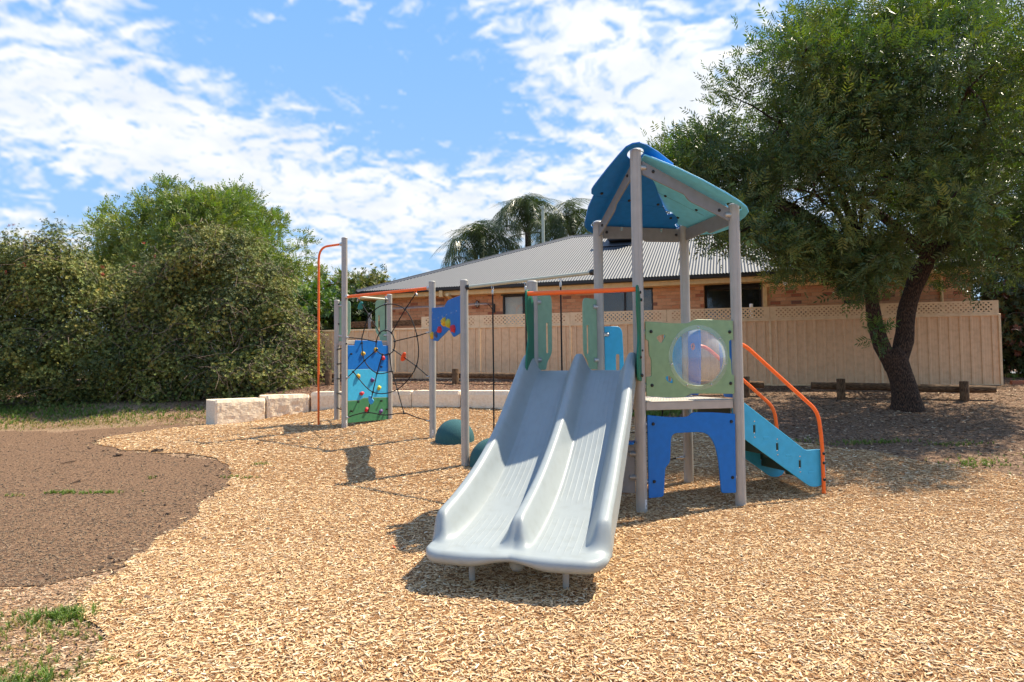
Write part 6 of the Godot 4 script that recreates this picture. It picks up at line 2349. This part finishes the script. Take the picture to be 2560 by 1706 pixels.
	tb.tube([Vector3(0, -0.3, 0), Vector3(0.1, 2.0, 0), Vector3(0.0, 4.0, 0), Vector3(0.1, 6.0, 0)], [0.4, 0.32, 0.25, 0.15], 14)
	put("trunk", tb, mats.bark, t)
	var lobes := [[gx, 6.0, gd, 3.6, 2.6, 3.2, 60]]
	rg.seed = 15
	for i in 44:
		var a := rg.randf() * TAU
		var e := rg.randf_range(-0.35, 1.0)
		var c := sqrt(maxf(0.0, 1.0 - e * e))
		lobes.append([gx + cos(a) * c * 3.9 + 0.3, 5.9 + e * 3.1, gd + sin(a) * c * 3.3, rg.randf_range(0.7, 1.15), rg.randf_range(0.6, 0.95), rg.randf_range(0.7, 1.1), 9])
	foliage(t, "crown", big, mats.leaf_far, lobes, 40, 0.24, 0.26, [Color(0.22, 0.27, 0.075), Color(0.26, 0.305, 0.09), Color(0.18, 0.235, 0.065)], 74, 0.7, 0.4)
	# right-hand side
	bush("photinia_shrub", "dark shrub with reddish tips beside the right end of the fence", "shrub", "", on_ground(12.6, 16.4), [[12.6, 2.05, 16.4, 1.05, 1.0, 0.9, 90], [12.3, 2.7, 16.5, 0.7, 0.6, 0.6, 40], [13.4, 2.3, 16.2, 0.9, 1.1, 0.8, 60]], lf, mats.leaf_hedge, 36, 0.2, 0.13, [Color(0.06, 0.085, 0.025), Color(0.085, 0.105, 0.03), Color(0.16, 0.06, 0.03), Color(0.05, 0.075, 0.024)], 75, 20)
	t = thing("shade_tree", "dark green tree cut by the right edge behind the ash tree", "tree", on_ground(14.6, 19.0))
	tb = MB.new()
	tb.tube([Vector3(0, -0.3, 0), Vector3(0.1, 2.0, 0), Vector3(0.0, 4.5, 0)], [0.3, 0.22, 0.12], 12)
	put("trunk", tb, mats.bark, t)
	foliage(t, "crown", big, mats.leaf_far, [[14.6, 6.0, 19.0, 2.2, 2.6, 2.0, 130], [13.6, 4.3, 18.6, 1.3, 0.9, 1.2, 30], [14.2, 8.2, 19.0, 1.8, 1.6, 1.6, 60], [15.6, 4.4, 18.4, 1.4, 1.2, 1.2, 40]], 44, 0.28, 0.2, [Color(0.05, 0.08, 0.022), Color(0.065, 0.10, 0.026)], 76, 0.45, 0.2)
	var q := thing("light_pole", "thin pale metal pole beyond the right end of the fence", "pole", on_ground(13.1, 19.4))
	tb = MB.new()
	tb.lathe([Vector2(0.05, -0.2), Vector2(0.035, 3.4), Vector2(0.03, 4.2), Vector2(0.0, 4.22)], Transform3D(), 12)
	put("pole", tb, mats.pale_pipe, q)
	q = thing("garden_edging", "low reddish brick edging on the ground at the right end of the fence", "edging", on_ground(10.9, 15.0), yaw(Vector2(10.9, 15.0), Vector2(14.5, 14.4)))
	for k in 15:
		tb = MB.new()
		tb.box(Vector3(0.12 + k * 0.24, 0.03 - k * 0.004, 0), Vector3(0.228, 0.1, 0.11), Basis(), 0.006)
		put("brick", tb, mats.brick_d, q)
	var road := PackedVector2Array([Vector2(12.0, 20.5), Vector2(60.0, 14.0), Vector2(60.0, 22.0), Vector2(12.0, 26.0)])
	tag(put("road", sheet(road, 2.0, 0.03), mats.board_grey), "pale grey road glimpsed beyond the right-hand shrub", "road", "", "structure")
	# fan palm and yuccas
	spiky("fan_palm", "small bright green fan palm showing above the right end of the fence", "palm", V(12.1, 1.2, 18.4), 1.75, 0.75, 46, 0.05, Color(0.12, 0.20, 0.05), 81)
	spiky("yucca", "spiky green yucca poking above the left slope of the house roof", "yucca", V(-4.35, 0.9, 28.0), 3.72, 0.85, 44, 0.05, Color(0.10, 0.16, 0.045), 82, "spiky plants behind the house")
	spiky("yucca", "faint thin-leaved yucca farther up the house roof line", "yucca", V(-3.05, 0.9, 28.5), 4.05, 0.7, 30, 0.03, Color(0.13, 0.17, 0.07), 83, "spiky plants behind the house")
	spiky("yucca", "yucca head above the yellowish shrub left of the house", "yucca", V(-6.85, 0.9, 27.6), 4.35, 0.6, 30, 0.05, Color(0.15, 0.19, 0.05), 84, "spiky plants behind the house")

func spiky(called: String, label: String, cat: String, at: Vector3, y: float, l: float, n: int, w: float, col: Color, sd: int, group := "") -> void:
	var t := thing(called, label, cat, at, 0.0, group)
	var b := MB.new()
	b.tube([Vector3(0, -0.2, 0), Vector3(0.03, y * 0.6, 0), Vector3(0, y, 0)], [0.1, 0.09, 0.08], 10)
	put("trunk", b, mats.bark, t)
	rg.seed = sd
	b = MB.new()
	b.colored = true
	for i in n:
		var a := i * 2.4
		var e := rg.randf_range(-0.25, 1.3)
		var d := Vector3(cos(a) * cos(e), sin(e), sin(a) * cos(e))
		var s := d.cross(Vector3.UP).normalized() * w
		var p := Vector3(0, y, 0)
		var g := rg.randf_range(0.75, 1.25)
		b.col = Color(col.r * g, col.g * g, col.b * g)
		var ll := l * rg.randf_range(0.8, 1.15)
		var mid := p + d * ll * 0.55
		b.quad(p - s * 0.6, p + s * 0.6, mid + s, mid - s, Vector3.UP)
		b.tri(mid - s, mid + s, p + d * ll + Vector3.DOWN * 0.12 * ll, Vector3.UP)
	put("leaves", b, mats.blade, t)

func frond(l: float, sd: int) -> ArrayMesh:
	var b := MB.new()
	b.colored = true
	var r := RandomNumberGenerator.new()
	r.seed = sd
	var pts := []
	for i in 15:
		var u := i / 14.0
		pts.append(Vector3(u * l * (1.0 - 0.22 * u), l * (0.62 * sin(u * 1.9) - 0.85 * pow(u, 2.7)), 0))
	b.col = Color(0.12, 0.13, 0.05)
	var rad := []
	for i in 15:
		rad.append(0.028 * (1.0 - i / 15.0) + 0.004)
	b.tube(pts, rad, 5, false)
	var m := 64
	for i in m:
		var u := 0.14 + 0.86 * i / m
		var k := u * 14.0
		var p: Vector3 = pts[mini(int(k), 13)].lerp(pts[mini(int(k) + 1, 14)], k - int(k))
		var along_d: Vector3 = (pts[mini(int(k) + 1, 14)] - pts[mini(int(k), 13)]).normalized()
		for s in [-1.0, 1.0]:
			var ll := l * 0.24 * (0.55 + 0.6 * sin(u * 2.8)) * r.randf_range(0.8, 1.15)
			var d := (Vector3(0, r.randf_range(-0.3, 0.5), s) + along_d * 0.7 + Vector3(r.randfn(0, 0.2), 0, r.randfn(0, 0.2))).normalized()
			var p1 := p + d * ll * 0.28 + Vector3.DOWN * 0.05
			var p2 := p + d * ll * 0.42 + Vector3.DOWN * ll * 0.55
			var p3 := p2 + Vector3.DOWN * ll * r.randf_range(0.4, 0.75) + d * ll * 0.05
			var w := along_d * 0.011
			var g := r.randf_range(0.7, 1.3)
			b.col = Color(0.085 * g, 0.11 * g, 0.04 * g)
			b.quad(p - w, p + w, p1 + w, p1 - w, Vector3.UP)
			b.quad(p1 - w, p1 + w, p2 + w, p2 - w, Vector3.UP)
			b.tri(p2 - w, p2 + w, p3, Vector3.UP)
	return b.mesh()

func make_palms() -> void:
	var kinds := [frond(2.9, 1), frond(2.6, 2), frond(3.2, 3)]
	var list := [
		["tallest feathery palm with drooping fronds behind the house roof ridge's left end", V(0.75, 0.8, 30.0), 6.7, 28, 5, 0.9],
		["feathery palm right behind the ridge next to the tower's blue roof", V(2.75, 0.8, 30.5), 6.4, 26, 6, 0.85],
		["leftmost feathery palm with long fronds hanging down to the roof's hip", V(-1.35, 0.8, 30.0), 5.3, 28, 7, 0.95]]
	for k in list:
		var t := thing("feather_palm", k[0], "palm tree", k[1], 0.0, "palms behind the house")
		var b := MB.new()
		b.tube([Vector3(0, -0.3, 0), Vector3(0.05, k[2] * 0.5, 0), Vector3(0, k[2], 0)], [0.2, 0.17, 0.13], 12)
		put("trunk", b, mats.bark, t)
		rg.seed = k[4]
		for i in k[3]:
			var a = i * 2.399 + rg.randf() * 0.3
			var tilt: float = lerpf(-0.75, 1.3, pow(float(i) / k[3], 1.05)) + rg.randfn(0, 0.08)
			var bas := Basis(Vector3.UP, a) * Basis(Vector3.BACK, tilt) * Basis(Vector3.RIGHT, rg.randfn(0, 0.15))
			var s: float = k[5] * rg.randf_range(0.8, 1.05)
			put("frond", kinds[i % 3], mats.palm_leaf, t, Vector3(0, k[2] - 0.05, 0), bas.scaled_local(Vector3(s, s, s)))
